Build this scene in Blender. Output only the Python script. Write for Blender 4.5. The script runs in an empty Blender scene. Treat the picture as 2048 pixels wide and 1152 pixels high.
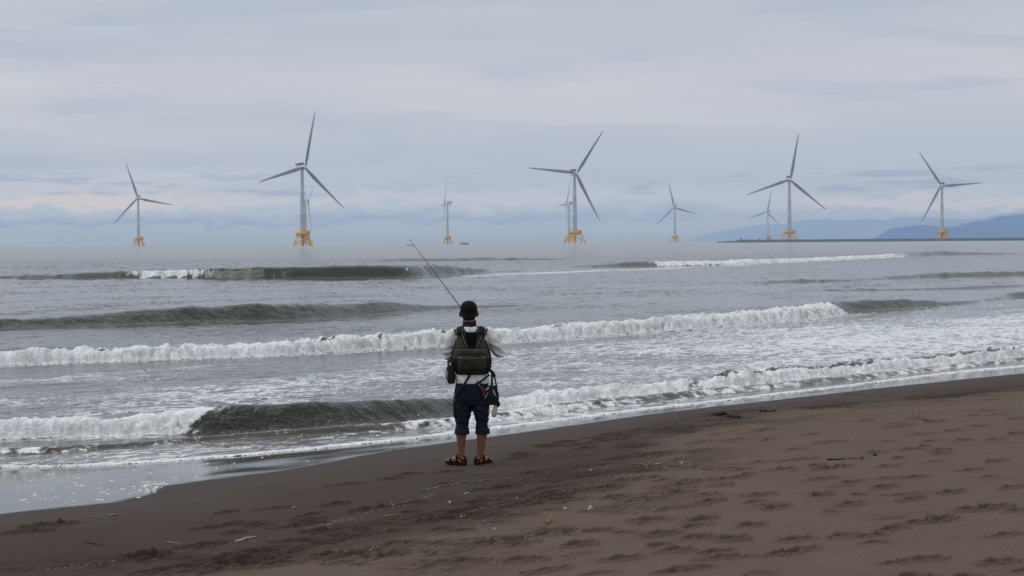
# Surf beach with a lone angler and an offshore wind farm under an overcast sky.
import bpy, bmesh, math, random
import numpy as np
from mathutils import Vector, Matrix, Euler

random.seed(7)
RNG = np.random.default_rng(7)
SC = bpy.context.scene
COL = SC.collection
R = math.radians

# ---------------------------------------------------------------- camera
CAM_H = 2.7                      # metres above the mean sea level (z = 0)
FPX = 3413.3                     # 60 mm on a 36 mm sensor, 2048 px wide
PITCH = 0.02657
ROLL = 0.0072
_cp, _sp = math.cos(PITCH), math.sin(PITCH)
FWD = Vector((0, _cp, -_sp)); RIGHT = Vector((1, 0, 0)); UP = Vector((0, _sp, _cp))
UP2 = (UP + RIGHT * ROLL).normalized(); RIGHT2 = (RIGHT - UP * ROLL).normalized()
EYE = Vector((0, 0, CAM_H))

cam_data = bpy.data.cameras.new('camera')
cam = bpy.data.objects.new('camera', cam_data); COL.objects.link(cam)
m = Matrix((RIGHT2, UP2, -FWD)).transposed()
cam.matrix_world = Matrix.Translation(EYE) @ m.to_4x4()
cam_data.lens = 60; cam_data.sensor_width = 36
cam_data.clip_start = 0.1; cam_data.clip_end = 120000
cam_data.dof.use_dof = True; cam_data.dof.focus_distance = 17.8; cam_data.dof.aperture_fstop = 5.0
SC.camera = cam


def ray(px, py):
    return FWD * FPX + RIGHT2 * (px - 1024) + UP2 * (576 - py)

def at_dist(px, py, Y):
    """point on the sight line of a photo pixel at forward distance Y"""
    d = ray(px, py)
    return EYE + d * (Y / d.y)

def at_z(px, py, z):
    d = ray(px, py)
    return EYE + d * ((z - CAM_H) / d.z)

# shore axes: N points out to sea, S runs along the shore (to the right and away)
NX, NY = -0.70, 0.714
SX, SY = 0.714, 0.70
def sn(x, y): return SX * x + SY * y, NX * x + NY * y
def xy(s, n): return (NY * s - SY * n) / (SX * NY - SY * NX), (-NX * s + SX * n) / (SX * NY - SY * NX)

# ---------------------------------------------------------------- noise
_perm = np.random.default_rng(11).permutation(1024).astype(np.int32)
_perm = np.concatenate([_perm, _perm])
_ga = np.random.default_rng(12).uniform(0, 2 * np.pi, 1024)
_gx = np.cos(_ga).astype(np.float32); _gy = np.sin(_ga).astype(np.float32)

def perlin(x, y, seed=0):
    x = np.asarray(x, np.float32) + np.float32(seed * 17.31); y = np.asarray(y, np.float32) + np.float32(seed * 9.73)
    xf = np.floor(x); yf = np.floor(y)
    xi = xf.astype(np.int32) & 1023; yi = yf.astype(np.int32) & 1023
    fx = x - xf; fy = y - yf
    u = fx * fx * fx * (fx * (fx * 6 - 15) + 10); v = fy * fy * fy * (fy * (fy * 6 - 15) + 10)
    x1 = (xi + 1) & 1023; y1 = (yi + 1) & 1023
    def g(ix, iy, dx, dy):
        h = _perm[_perm[ix] + iy]
        return _gx[h] * dx + _gy[h] * dy
    a = g(xi, yi, fx, fy); b = g(x1, yi, fx - 1, fy)
    c = g(xi, y1, fx, fy - 1); d = g(x1, y1, fx - 1, fy - 1)
    ab = a + u * (b - a); cd = c + u * (d - c)
    return (ab + v * (cd - ab)) * np.float32(1.5)

def fbm(x, y, oct=4, seed=0, gain=0.5, lac=2.03):
    t = 0; a = 1.0; n = 0.0
    for i in range(oct):
        t = t + a * perlin(x, y, seed + i * 3); n += a
        x = x * lac; y = y * lac; a *= gain
    return t / n

def ridged(x, y, oct=4, seed=0, gain=0.55):
    t = 0; a = 1.0; n = 0.0
    for i in range(oct):
        t = t + a * (1 - np.abs(perlin(x, y, seed + i * 3)) * 1.6); n += a
        x = x * 2.1; y = y * 2.1; a *= gain
    return t / n

def sstep(a, b, x):
    t = np.clip((x - a) / (b - a), 0, 1)
    return t * t * (3 - 2 * t)

def smooth_interp(s, ks, vs, width):
    """piecewise-linear table, smoothed by a gaussian of the given width"""
    ks = np.asarray(ks, float); vs = np.asarray(vs, float)
    o = np.argsort(ks); ks = ks[o]; vs = vs[o]
    lo, hi = ks[0] - 6 * width, ks[-1] + 6 * width
    g = np.linspace(lo, hi, 1500); st = g[1] - g[0]
    v = np.interp(g, ks, vs)
    h = int(3 * width / st) + 1
    k = np.exp(-0.5 * (np.arange(-h, h + 1) * st / width) ** 2); k /= k.sum()
    v = np.convolve(np.pad(v, h, mode='edge'), k, mode='valid')
    return np.interp(s, g, v)

# ---------------------------------------------------------------- scene helpers
def tag(o, label=None, cat=None, group=None, kind=None):
    if label: o['label'] = label
    if cat: o['category'] = cat
    if group: o['group'] = group
    if kind: o['kind'] = kind
    return o

def empty(name, loc=(0, 0, 0), rotz=0.0, label=None, cat=None, group=None):
    o = bpy.data.objects.new(name, None); COL.objects.link(o)
    o.location = loc; o.rotation_euler = (0, 0, rotz); o.empty_display_size = 0.2
    return tag(o, label, cat, group)

def link_mesh(name, me, mat=None, parent=None):
    o = bpy.data.objects.new(name, me); COL.objects.link(o)
    if mat:
        me.materials.clear(); me.materials.append(mat)
    if parent: o.parent = parent
    return o

def grid_mesh(name, P, keep=None, attrs=None):
    """P: (rows, cols, 3) array -> smooth quad mesh"""
    r, c = P.shape[:2]
    idx = np.arange(r * c, dtype=np.int32).reshape(r, c)
    q = np.stack([idx[:-1, :-1], idx[:-1, 1:], idx[1:, 1:], idx[1:, :-1]], -1).reshape(-1, 4)
    V = P.reshape(-1, 3).astype(np.float32)
    if keep is not None:
        kq = (keep[:-1, :-1] | keep[:-1, 1:] | keep[1:, 1:] | keep[1:, :-1]).reshape(-1)
        q = q[kq]
        used = np.zeros(len(V), bool); used[q.ravel()] = True
        remap = np.cumsum(used).astype(np.int32) - 1
        q = remap[q]; V = V[used]
        if attrs: attrs = {k: a.reshape(-1)[used] for k, a in attrs.items()}
    me = bpy.data.meshes.new(name)
    me.vertices.add(len(V)); me.vertices.foreach_set('co', V.ravel())
    me.loops.add(q.size); me.loops.foreach_set('vertex_index', q.ravel().astype(np.int32))
    me.polygons.add(len(q)); me.polygons.foreach_set('loop_start', np.arange(0, q.size, 4, dtype=np.int32))
    me.polygons.foreach_set('use_smooth', np.ones(len(q), bool))
    me.update(calc_edges=True)
    for k, a in (attrs or {}).items():
        at = me.attributes.new(k, 'FLOAT', 'POINT')
        at.data.foreach_set('value', np.ascontiguousarray(a.reshape(-1), np.float32))
    return me

class MB:
    """collects simple shapes into one mesh"""
    def __init__(self): self.v = []; self.f = []
    def add(self, vs, fs):
        b = len(self.v); self.v += [tuple(p) for p in vs]; self.f += [tuple(i + b for i in f) for f in fs]; return self
    def box(self, c, size, rot=None):
        hx, hy, hz = size[0] / 2, size[1] / 2, size[2] / 2
        M = rot if rot is not None else Matrix.Identity(3)
        c = Vector(c)
        vs = [c + M @ Vector((x * hx, y * hy, z * hz)) for z in (-1, 1) for x, y in ((-1, -1), (1, -1), (1, 1), (-1, 1))]
        return self.add(vs, [(3, 2, 1, 0), (4, 5, 6, 7), (0, 1, 5, 4), (1, 2, 6, 5), (2, 3, 7, 6), (3, 0, 4, 7)])
    def rings(self, rings, cap=True, closed=True):
        n = len(rings[0]); b = 0; vs = [p for r in rings for p in r]; fs = []
        for i in range(len(rings) - 1):
            for j in range(n if closed else n - 1):
                k = (j + 1) % n
                fs.append((i * n + j, i * n + k, (i + 1) * n + k, (i + 1) * n + j))
        if cap and closed:
            fs.append(tuple(range(n - 1, -1, -1))); fs.append(tuple((len(rings) - 1) * n + j for j in range(n)))
        return self.add(vs, fs)
    def tube(self, pts, rad, n=10, flat=1.0):
        pts = [Vector(p) for p in pts]
        if not isinstance(rad, (list, tuple)): rad = [rad] * len(pts)
        rings = []; prev = None
        for i, p in enumerate(pts):
            t = (pts[min(i + 1, len(pts) - 1)] - pts[max(i - 1, 0)]).normalized()
            if prev is None:
                a = t.cross(Vector((0, 0, 1)))
                if a.length < 0.05: a = t.cross(Vector((0, 1, 0)))
                a.normalize()
            else:
                a = (prev - t * prev.dot(t)).normalized()
            prev = a; b2 = t.cross(a)
            rings.append([p + (a * math.cos(2 * math.pi * k / n) + b2 * (math.sin(2 * math.pi * k / n) * flat)) * rad[i] for k in range(n)])
        return self.rings(rings)
    def cone(self, p0, p1, r0, r1, n=16): return self.tube([p0, p1], [r0, r1], n)
    def ball(self, c, r, nu=14, nv=10, M=None):
        if not isinstance(r, (list, tuple)): r = (r, r, r)
        c = Vector(c); M = M or Matrix.Identity(3); vs = []; fs = []
        vs.append(c + M @ Vector((0, 0, -r[2])))
        for i in range(1, nv):
            a = -math.pi / 2 + math.pi * i / nv
            for k in range(nu):
                b = 2 * math.pi * k / nu
                vs.append(c + M @ Vector((r[0] * math.cos(a) * math.cos(b), r[1] * math.cos(a) * math.sin(b), r[2] * math.sin(a))))
        vs.append(c + M @ Vector((0, 0, r[2])))
        for k in range(nu):
            fs.append((0, 1 + (k + 1) % nu, 1 + k))
            fs.append((len(vs) - 1, 1 + (nv - 2) * nu + k, 1 + (nv - 2) * nu + (k + 1) % nu))
        for i in range(nv - 2):
            for k in range(nu):
                a, b = 1 + i * nu + k, 1 + i * nu + (k + 1) % nu
                fs.append((a, b, b + nu, a + nu))
        return self.add(vs, fs)
    def mesh(self, name, smooth=True):
        me = bpy.data.meshes.new(name); me.from_pydata(self.v, [], self.f); me.update()
        bm = bmesh.new(); bm.from_mesh(me); bmesh.ops.recalc_face_normals(bm, faces=bm.faces); bm.to_mesh(me); bm.free()
        if smooth:
            me.polygons.foreach_set('use_smooth', [True] * len(me.polygons))
            me.set_sharp_from_angle(angle=R(40))
        return me
    def build(self, name, mat, parent=None, smooth=True):
        return link_mesh(name, self.mesh(name, smooth), mat, parent)

# ---------------------------------------------------------------- material helpers
class NT:
    def __init__(self, nt): self.t = nt; self.n = nt.nodes; self.l = nt.links
    def new(self, typ, **kw):
        nd = self.n.new(typ)
        for k, v in kw.items():
            if k.startswith('i_'):
                nd.inputs[k[2:]].default_value = v
            else: setattr(nd, k, v)
        return nd
    def link(self, a, b): self.l.new(a, b)
    def val(self, x, sock):
        if isinstance(x, (int, float)): sock.default_value = x
        elif isinstance(x, (tuple, list)): sock.default_value = tuple(x) if len(x) != 3 or sock.type != 'RGBA' else (*x, 1)
        else: self.link(x, sock)
    def math(self, op, a, b=None, c=None, clamp=False):
        nd = self.n.new('ShaderNodeMath'); nd.operation = op; nd.use_clamp = clamp
        self.val(a, nd.inputs[0])
        if b is not None: self.val(b, nd.inputs[1])
        if c is not None: self.val(c, nd.inputs[2])
        return nd.outputs[0]
    def mix(self, f, a, b, blend='MIX'):
        nd = self.n.new('ShaderNodeMix'); nd.data_type = 'RGBA'; nd.blend_type = blend
        self.val(f, nd.inputs[0]); self.val(a, nd.inputs[6]); self.val(b, nd.inputs[7])
        return nd.outputs[2]
    def mixf(self, f, a, b):
        nd = self.n.new('ShaderNodeMix'); nd.data_type = 'FLOAT'
        self.val(f, nd.inputs[0]); self.val(a, nd.inputs[2]); self.val(b, nd.inputs[3])
        return nd.outputs[0]
    def smooth(self, a, b, x):
        nd = self.n.new('ShaderNodeMapRange'); nd.interpolation_type = 'SMOOTHSTEP'
        self.val(x, nd.inputs[0]); self.val(a, nd.inputs[1]); self.val(b, nd.inputs[2])
        return nd.outputs[0]
    def noise(self, vec, scale, detail=4, rough=0.5, dist=0.0):
        nd = self.n.new('ShaderNodeTexNoise'); nd.inputs['Scale'].default_value = scale
        nd.inputs['Detail'].default_value = detail; nd.inputs['Roughness'].default_value = rough
        nd.inputs['Distortion'].default_value = dist
        if vec is not None: self.link(vec, nd.inputs['Vector'])
        return nd.outputs['Fac']
    def mapping(self, vec, loc=(0, 0, 0), rot=(0, 0, 0), scale=(1, 1, 1)):
        nd = self.n.new('ShaderNodeMapping'); self.link(vec, nd.inputs[0])
        nd.inputs['Location'].default_value = loc; nd.inputs['Rotation'].default_value = rot; nd.inputs['Scale'].default_value = scale
        return nd.outputs[0]
    def attr(self, name):
        nd = self.n.new('ShaderNodeAttribute'); nd.attribute_name = name
        return nd.outputs['Fac']
    def ramp(self, f, stops, interp='LINEAR'):
        nd = self.n.new('ShaderNodeValToRGB'); nd.color_ramp.interpolation = interp
        e = nd.color_ramp.elements
        while len(e) < len(stops): e.new(0.5)
        for k, (p, c) in enumerate(stops):
            e[k].position = p; e[k].color = (*c, 1) if len(c) == 3 else c
        self.val(f, nd.inputs[0])
        return nd.outputs[0]

def new_mat(name):
    mt = bpy.data.materials.new(name); mt.use_nodes = True
    t = NT(mt.node_tree)
    bsdf = mt.node_tree.nodes['Principled BSDF']; out = mt.node_tree.nodes['Material Output']
    return mt, t, bsdf, out

def plain(name, col, rough=0.6, var=0.15, scale=20.0, metallic=0.0, bump=0.0, bscale=None, spec=0.4):
    mt, t, b, out = new_mat(name)
    tc = t.new('ShaderNodeTexCoord').outputs['Object']
    nz = t.noise(tc, scale, 4, 0.6)
    c = t.mix(nz, tuple(x * (1 - var) for x in col), tuple(min(1, x * (1 + var)) for x in col))
    t.link(c, b.inputs['Base Color']); b.inputs['Roughness'].default_value = rough
    b.inputs['Metallic'].default_value = metallic; b.inputs['Specular IOR Level'].default_value = spec
    if bump:
        bn = t.new('ShaderNodeBump', i_Strength=bump); bn.inputs['Distance'].default_value = 0.01
        t.link(t.noise(tc, bscale or scale * 3, 3, 0.6), bn.inputs['Height']); t.link(bn.outputs[0], b.inputs['Normal'])
    return mt

def srgb(r, g, b):
    f = lambda c: (c / 255 / 12.92) if c / 255 <= 0.04045 else ((c / 255 + 0.055) / 1.055) ** 2.4
    return (f(r), f(g), f(b))

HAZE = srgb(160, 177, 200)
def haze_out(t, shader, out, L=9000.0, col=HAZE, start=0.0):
    """aerial perspective painted in as glow, thicker farther from the beach"""
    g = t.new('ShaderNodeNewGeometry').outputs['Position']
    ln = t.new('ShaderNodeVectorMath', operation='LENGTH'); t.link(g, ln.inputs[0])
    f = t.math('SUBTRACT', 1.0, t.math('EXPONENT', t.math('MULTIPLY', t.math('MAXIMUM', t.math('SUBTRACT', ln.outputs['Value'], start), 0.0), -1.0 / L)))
    em = t.new('ShaderNodeEmission'); em.inputs[0].default_value = (*col, 1)  # flat glow mixed over the surface in place of hazy air
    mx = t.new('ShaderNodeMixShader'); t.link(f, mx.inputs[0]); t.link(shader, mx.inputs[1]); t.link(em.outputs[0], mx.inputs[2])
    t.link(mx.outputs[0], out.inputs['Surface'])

# ---------------------------------------------------------------- sky and sun
SUN_EL, SUN_AZ = R(50), R(-72)            # azimuth from +Y towards +X
w = bpy.data.worlds.new('World'); SC.world = w; w.use_nodes = True
t = NT(w.node_tree); t.n.clear()
wout = t.new('ShaderNodeOutputWorld')
sky = t.new('ShaderNodeTexSky'); sky.sky_type = 'NISHITA'; sky.sun_disc = False
sky.sun_elevation = SUN_EL; sky.sun_rotation = SUN_AZ
bg1 = t.new('ShaderNodeBackground'); bg1.inputs[1].default_value = 0.06; t.link(sky.outputs[0], bg1.inputs[0])
dirv = t.new('ShaderNodeTexCoord').outputs['Generated']
sep = t.new('ShaderNodeSeparateXYZ'); t.link(dirv, sep.inputs[0])
el = t.math('ARCSINE', t.math('MINIMUM', t.math('MAXIMUM', sep.outputs[2], -1.0), 1.0))
az = t.math('ARCTAN2', sep.outputs[0], sep.outputs[1])
def skyvec(sa, se, off=0.0):
    cb = t.new('ShaderNodeCombineXYZ')
    t.link(t.math('MULTIPLY_ADD', az, sa, off), cb.inputs[0]); t.link(t.math('MULTIPLY', el, se), cb.inputs[1])
    cb.inputs[2].default_value = off
    return cb.outputs[0]
# base: tone by elevation, wavering slowly
wob = t.math('MULTIPLY', t.math('SUBTRACT', t.noise(skyvec(5, 26, 3.1), 1.0, 4, 0.55), 0.5), 0.04)
elw = t.math('ADD', el, t.math('MULTIPLY', wob, t.smooth(0.02, 0.06, el)))
elr = t.math('MULTIPLY', elw, 4.0)        # 0.25 rad -> 1
def e4(y): return max(0.0, (486 - y) / FPX * 4)
base = t.ramp(elr, [(0.0, srgb(158, 172, 189)), (e4(462), srgb(164, 179, 197)), (e4(425), srgb(170, 184, 203)),
                    (e4(385), srgb(177, 189, 205)), (e4(330), srgb(182, 192, 207)), (e4(250), srgb(190, 197, 209)),
                    (e4(170), srgb(199, 202, 212)), (e4(100), srgb(191, 197, 209)), (e4(20), srgb(190, 196, 207)),
                    (0.75, srgb(196, 200, 210)), (1.0, srgb(178, 186, 200))])
# high stratus: broad streaks, pinkish light and blue-grey dark
st1 = t.noise(skyvec(4.6, 34, 1.7), 1.0, 5, 0.52, 0.5)
base = t.mix(t.math('MULTIPLY', t.smooth(0.44, 0.74, st1), 0.40), base, srgb(211, 212, 218))
st2 = t.noise(skyvec(6.5, 46, 8.3), 1.0, 5, 0.55, 0.5)
base = t.mix(t.math('MULTIPLY', t.smooth(0.46, 0.76, st2), 0.55), base, srgb(166, 181, 204))
# the cumulus bank low over the sea
cb1 = t.noise(skyvec(44, 125, 5.2), 1.0, 7, 0.62, 0.2)
lumpy = t.math('MULTIPLY', t.math('SUBTRACT', cb1, 0.5), 0.021)
basew = t.math('MULTIPLY', t.math('SUBTRACT', t.noise(skyvec(9, 0, 2.2), 1.0, 3, 0.5), 0.5), 0.012)
ec = t.math('ADD', t.math('ADD', el, lumpy), basew)
left = t.smooth(0.34, -0.08, az)
bank = t.math('MULTIPLY', t.smooth(0.0105, 0.0125, ec), t.smooth(0.034, 0.026, ec))
bankcol = t.ramp(t.math('MULTIPLY', t.math('SUBTRACT', ec, 0.010), 40.0),
                 [(0.0, srgb(154, 171, 197)), (0.16, srgb(157, 174, 199)), (0.36, srgb(176, 189, 206)), (0.62, srgb(190, 197, 210)), (0.95, srgb(197, 201, 212))])
base = t.mix(t.math('MULTIPLY', bank, t.math('MULTIPLY', left, 0.95)), base, bankcol)
# dark torn streaks above the bank and a warm slot at the left
ds = t.noise(skyvec(16, 150, 6.6), 1.0, 5, 0.6, 0.3)
dm = t.math('MULTIPLY', t.smooth(0.52, 0.66, ds), t.math('MULTIPLY', t.smooth(0.026, 0.030, el), t.smooth(0.045, 0.036, el)))
base = t.mix(t.math('MULTIPLY', dm, 0.6), base, srgb(148, 166, 194))
wm = t.math('MULTIPLY', t.smooth(0.021, 0.0235, ec), t.smooth(0.030, 0.0265, ec))
wm = t.math('MULTIPLY', wm, t.smooth(-0.12, -0.24, az))
base = t.mix(t.math('MULTIPLY', wm, 0.55), base, srgb(214, 204, 204))
wm2 = t.math('MULTIPLY', t.math('MULTIPLY', t.smooth(0.016, 0.020, ec), t.smooth(0.028, 0.022, ec)), t.smooth(0.12, 0.2, az))
base = t.mix(t.math('MULTIPLY', wm2, 0.5), base, srgb(206, 203, 208))
# overhead the overcast thickens, and below the horizon nothing shines
base = t.mix(t.smooth(0.20, 0.75, el), base, (0.98, 1.01, 1.06))
base = t.mix(t.smooth(-0.004, -0.05, el), base, (0.03, 0.03, 0.032))
bg2 = t.new('ShaderNodeBackground'); t.link(base, bg2.inputs[0]); bg2.inputs[1].default_value = 1.0
mx = t.new('ShaderNodeMixShader'); mx.inputs[0].default_value = 0.95
t.link(bg1.outputs[0], mx.inputs[1]); t.link(bg2.outputs[0], mx.inputs[2]); t.link(mx.outputs[0], wout.inputs[0])

sun_d = bpy.data.lights.new('sun', 'SUN'); sun_d.energy = 0.9; sun_d.angle = R(45); sun_d.color = (1.0, 0.97, 0.93)
sun = bpy.data.objects.new('sun', sun_d); COL.objects.link(sun)
sdir = Vector((math.sin(SUN_AZ) * math.cos(SUN_EL), math.cos(SUN_AZ) * math.cos(SUN_EL), math.sin(SUN_EL)))
sun.rotation_euler = (-sdir).to_track_quat('-Z', 'Y').to_euler(); sun.location = (0, -10, 40)

SC.view_settings.view_transform = 'Standard'; SC.view_settings.look = 'None'; SC.view_settings.exposure = 0
SC.cycles.use_denoising = False; SC.cycles.use_adaptive_sampling = False
SC.cycles.max_bounces = 6; SC.cycles.diffuse_bounces = 2; SC.cycles.glossy_bounces = 3
SC.cycles.sample_clamp_indirect = 4
# ---------------------------------------------------------------- shore profile
_PN = [-60, -20, 0, 6, 9, 13, 15.7, 18.5, 22, 30, 60, 200]
_PZ = [3.2, 1.9, 1.10, 0.80, 0.635, 0.39, 0.21, 0.03, -0.25, -0.8, -2.6, -6]
def beach_profile(n): return smooth_interp(n, _PN, _PZ, 1.0)

def ground_hit(px, py):
    """where the sight line of a photo pixel meets the smooth beach (or the sea, z=0)"""
    z = 0.3
    for _ in range(30):
        p = at_z(px, py, z); n = sn(p.x, p.y)[1]
        z = 0.5 * z + 0.5 * float(beach_profile(np.array([n]))[0])
    p = at_z(px, py, z)
    return p

def sn_line(pts):
    s, n = [], []
    for px, py in pts:
        p = ground_hit(px, py); a, b = sn(p.x, p.y); s.append(a); n.append(b)
    return s, n

# swash edge (foam lip) and the upper edge of the mirror-wet sand
FOAM_EDGE = sn_line([(-300, 938), (0, 936), (160, 933), (330, 924), (500, 911), (700, 891), (850, 876), (1000, 857), (1130, 840),
                     (1300, 819), (1440, 803), (1563, 788), (1665, 777), (1780, 762), (1900, 747), (2048, 733), (2300, 706)])
WET_EDGE = sn_line([(-300, 1045), (0, 1027), (130, 1013), (230, 1003), (300, 990), (325, 975), (400, 964), (560, 942), (700, 916), (800, 898), (930, 882),
                    (1130, 853), (1300, 829), (1500, 806), (1700, 783), (1900, 761), (2048, 746), (2300, 715)])
DRY_EDGE = sn_line([(-200, 1180), (300, 1150), (640, 1118), (900, 1060), (1100, 1010), (1300, 935), (1320, 880), (1560, 822), (1800, 803), (2048, 782), (2300, 760)])

def beach_base(s, n):
    z = beach_profile(n)
    return z + 0.02 * fbm(s / 3.5, n / 2.0, 3, 40) * sstep(20, 14, n)

# ---------------------------------------------------------------- beach mesh
FOOT = []          # (s, n, angle from S, length, width, depth)
def foot(px, py, ang=0.0, L=0.30, W=0.11, D=0.045):
    p = ground_hit(px, py); s, n = sn(p.x, p.y); FOOT.append((s, n, ang, L, W, D))
_fp = [(1290, 1040, .1), (1320, 1068, .25), (1405, 1038, 0), (1380, 1016, 0), (1550, 1018, .15), (1515, 994, .2), (1635, 994, .1), (1410, 994, .1),
       (1110, 1066, 0), (1155, 1091, .15), (1240, 1118, .1), (1430, 1102, .2), (1440, 1115, .1), (1590, 1076, .1), (1600, 1098, .15), (1555, 1108, 0),
       (1680, 1070, 0), (1780, 1058, .15), (1830, 1046, .1), (1880, 1038, .2), (1940, 1018, .15), (1980, 1014, 0), (2035, 1020, .1), (1730, 1072, 0),
       (1845, 1120, 0), (1990, 1127, .1), (2010, 1072, 0), (1360, 1138, .2), (1090, 1142, .2), (1050, 1121, 0), (1040, 1088, .2), (1030, 1036, .1),
       (1830, 955, .1), (1940, 941, .2), (1990, 922, .15), (1765, 976, .15), (1680, 934, .1), (1660, 937, .2), (1775, 933, .1), (1750, 905, .2),
       (1880, 905, .2), (1925, 880, .15), (1860, 882, 0), (1900, 864, .1), (1990, 878, .2), (2030, 868, 0), (1955, 854, 0), (1870, 844, .1), (1900, 812, .1),
       (1960, 792, 0), (1980, 800, .2), (1830, 838, 0), (1790, 848, 0), (1995, 830, 0), (2030, 840, .2), (1610, 815, .1), (1730, 842, .1), (1840, 870, 0),
       (1785, 855, 0), (1700, 790, 0), (1970, 822, .1), (1940, 832, .1), (1650, 938, .1), (1880, 900, 0), (1640, 960, .1),
       (815, 948, .2), (780, 958, .2), (895, 943, .1), (1040, 908, .1), (1050, 912, 0), (1035, 917, .2), (1090, 892, .1), (1105, 893, 0), (1130, 884, 0),
       (1155, 890, .2), (1170, 897, .1), (1190, 875, 0), (1200, 878, .2), (1240, 872, .1), (1235, 879, 0), (1280, 857, 0), (1220, 868, .1), (1330, 858, 0),
       (1225, 996, .1), (1290, 1000, .1), (1360, 988, .1), (1200, 978, 0), (1250, 962, .1), (1330, 980, .1), (1420, 1006, .2), (1450, 960, .1),
       (960, 1090, .15), (1010, 1082, .2), (880, 1128, .2), (930, 1124, .1), (780, 1110, .8), (660, 1112, .2), (690, 1108, .1), (560, 1130, .1), (500, 1105, 0),
       (80, 1053, 0), (110, 1051, 0), (60, 1065, 0), (270, 1108, .1), (290, 1112, 0), (400, 1090, .1), (480, 1120, .1), (510, 1132, .1), (620, 1045, .1),
       (690, 970, 0), (640, 1060, .1), (1460, 1078, .1), (1350, 1100, .1), (1500, 1050, .1), (1700, 1010, .1), (1820, 1000, .1), (2020, 975, .1), (1900, 985, .1),
       (1520, 925, .1), (1560, 940, .1), (1610, 918, 0), (1480, 940, .1), (1590, 900, .1), (1660, 885, 0), (1530, 860, .1), (1460, 880, 0)]
_r = random.Random(4)
for px, py, a in _fp:
    k = 1.0 if py > 985 else 0.85
    foot(px, py, a * 1.2 - 0.25 + _r.uniform(-.25, .25), _r.uniform(.27, .36), _r.uniform(.10, .15), _r.uniform(.045, .07) * k)
for i in range(90):      # older, softened prints in the dry sand
    px, py = _r.uniform(900, 2300), _r.uniform(900, 1240)
    if py < 1230 - 0.19 * px: continue
    foot(px, py, _r.uniform(-.8, .5), _r.uniform(.2, .34), _r.uniform(.08, .14), _r.uniform(.015, .04))
for i in range(70):      # the trampled band along the old tide line
    u = _r.uniform(0, 1); px = 300 + 1500 * u + _r.uniform(-120, 120); py = 1105 - 235 * u + _r.uniform(-45, 45)
    foot(px, py, _r.uniform(-.6, .4), _r.uniform(.18, .34), _r.uniform(.06, .12), _r.uniform(.03, .06))

def beach_detail(x, y, s, n):
    dz = np.zeros_like(s)
    dry = sstep(0.4, -0.5, n - np.interp(s, *map(np.array, zip(*sorted(zip(*DRY_EDGE))))) + 0.35 * fbm(s / 1.2, n / .7, 3, 55))
    dz += 0.010 * fbm(s / 0.9, n / 0.45, 4, 60) * (0.15 + 0.85 * dry)
    dz += 0.0028 * fbm(s / 0.10, n / 0.07, 3, 63) * (0.12 + 0.88 * dry)
    # trampled, clotted sand along the old tide line
    ne = np.interp(s, *map(np.array, zip(*sorted(zip(*DRY_EDGE)))))
    band = np.exp(-((n - ne - 0.1) / 1.0) ** 2) * sstep(0.0, 0.22, fbm(s / 1.3, n / 0.8, 3, 70) + 0.10)
    rg = ridged(s / 0.30, n / 0.10, 3, 75)
    dz -= 0.042 * band * sstep(0.60, 0.80, rg)
    dz += 0.016 * band * fbm(s / 0.06, n / 0.05, 3, 78)
    return dz, dry, band

def stamp_feet(s, n, dz):
    """s, n: 2-D arrays; press every print into dz with a raised rim"""
    rows = s.shape[0]
    for k, (fs, fn, a, L, W, D) in enumerate(FOOT):
        x0, y0 = xy(fs, fn)
        # narrow to the rows that can touch the print
        ys = _BY
        r0, r1 = np.searchsorted(ys, y0 - 0.4), np.searchsorted(ys, y0 + 0.4)
        if r1 - r0 < 2: continue
        b = x0 / y0; c0, c1 = np.searchsorted(_BB, b - 0.5 / y0), np.searchsorted(_BB, b + 0.5 / y0)
        if c1 - c0 < 2: continue
        S = s[r0:r1, c0:c1] - fs; N_ = n[r0:r1, c0:c1] - fn
        ca, sa = math.cos(a), math.sin(a)
        u = (S * ca + N_ * sa) / (L / 2); v = (-S * sa + N_ * ca)
        wv = W / 2 * (1.0 + 0.28 * np.sin(u * 2.6 + 0.6) - 0.12 * np.cos(u * 5))
        q = np.sqrt(u * u + (v / wv) ** 2) + 0.13 * perlin(S / 0.12 + k, N_ / 0.10, 81)
        hole = sstep(1.06, 0.80, q)
        tilt = 0.62 + 0.40 * np.abs(u) ** 1.5 + 0.30 * u * (1 if k % 2 else -1)
        rim = np.exp(-((q - 1.16) / 0.14) ** 2)
        old = dz[r0:r1, c0:c1]
        PRINT[r0:r1, c0:c1] = np.maximum(PRINT[r0:r1, c0:c1], hole * np.clip(tilt, 0, 1) * min(1, D / .045) * (.75 + .5 * perlin(S / .10, N_ / .05, 86)))
        dz[r0:r1, c0:c1] = old * (1 - 0.8 * hole) - D * hole * np.clip(tilt, .3, 1.2) * (1 + 0.22 * perlin(S / 0.08, N_ / 0.07, 82)) + 0.34 * D * rim * (1 + .5 * perlin(S / .09, N_ / .06, 84))

_outer = np.geomspace(0.385, 6.0, 26)
_BB = np.concatenate([-_outer[::-1], np.linspace(-0.37, 0.37, 1150), _outer])
_BY = np.concatenate([np.linspace(0.5, 7.6, 16), np.exp(np.arange(math.log(8.0), math.log(34.0), 0.00085)), np.exp(np.arange(math.log(34.05), math.log(56.0), 0.005)), np.geomspace(56.5, 900, 60)])
YY, BB = np.meshgrid(_BY.astype(np.float32), _BB.astype(np.float32), indexing='ij'); XX = BB * YY
S_, N_ = sn(XX, YY)
bz = beach_base(S_.ravel(), N_.ravel()).reshape(S_.shape)
near = (YY < 55) & (np.abs(BB) < 0.372)
dzb, dryb, band = beach_detail(XX, YY, S_, N_)
ed_s, ed_n = map(np.array, zip(*sorted(zip(*WET_EDGE))))
wet_n = np.interp(S_, ed_s, ed_n) + 0.05 * fbm(S_ / 0.7, N_ / 0.7, 3, 90)
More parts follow.
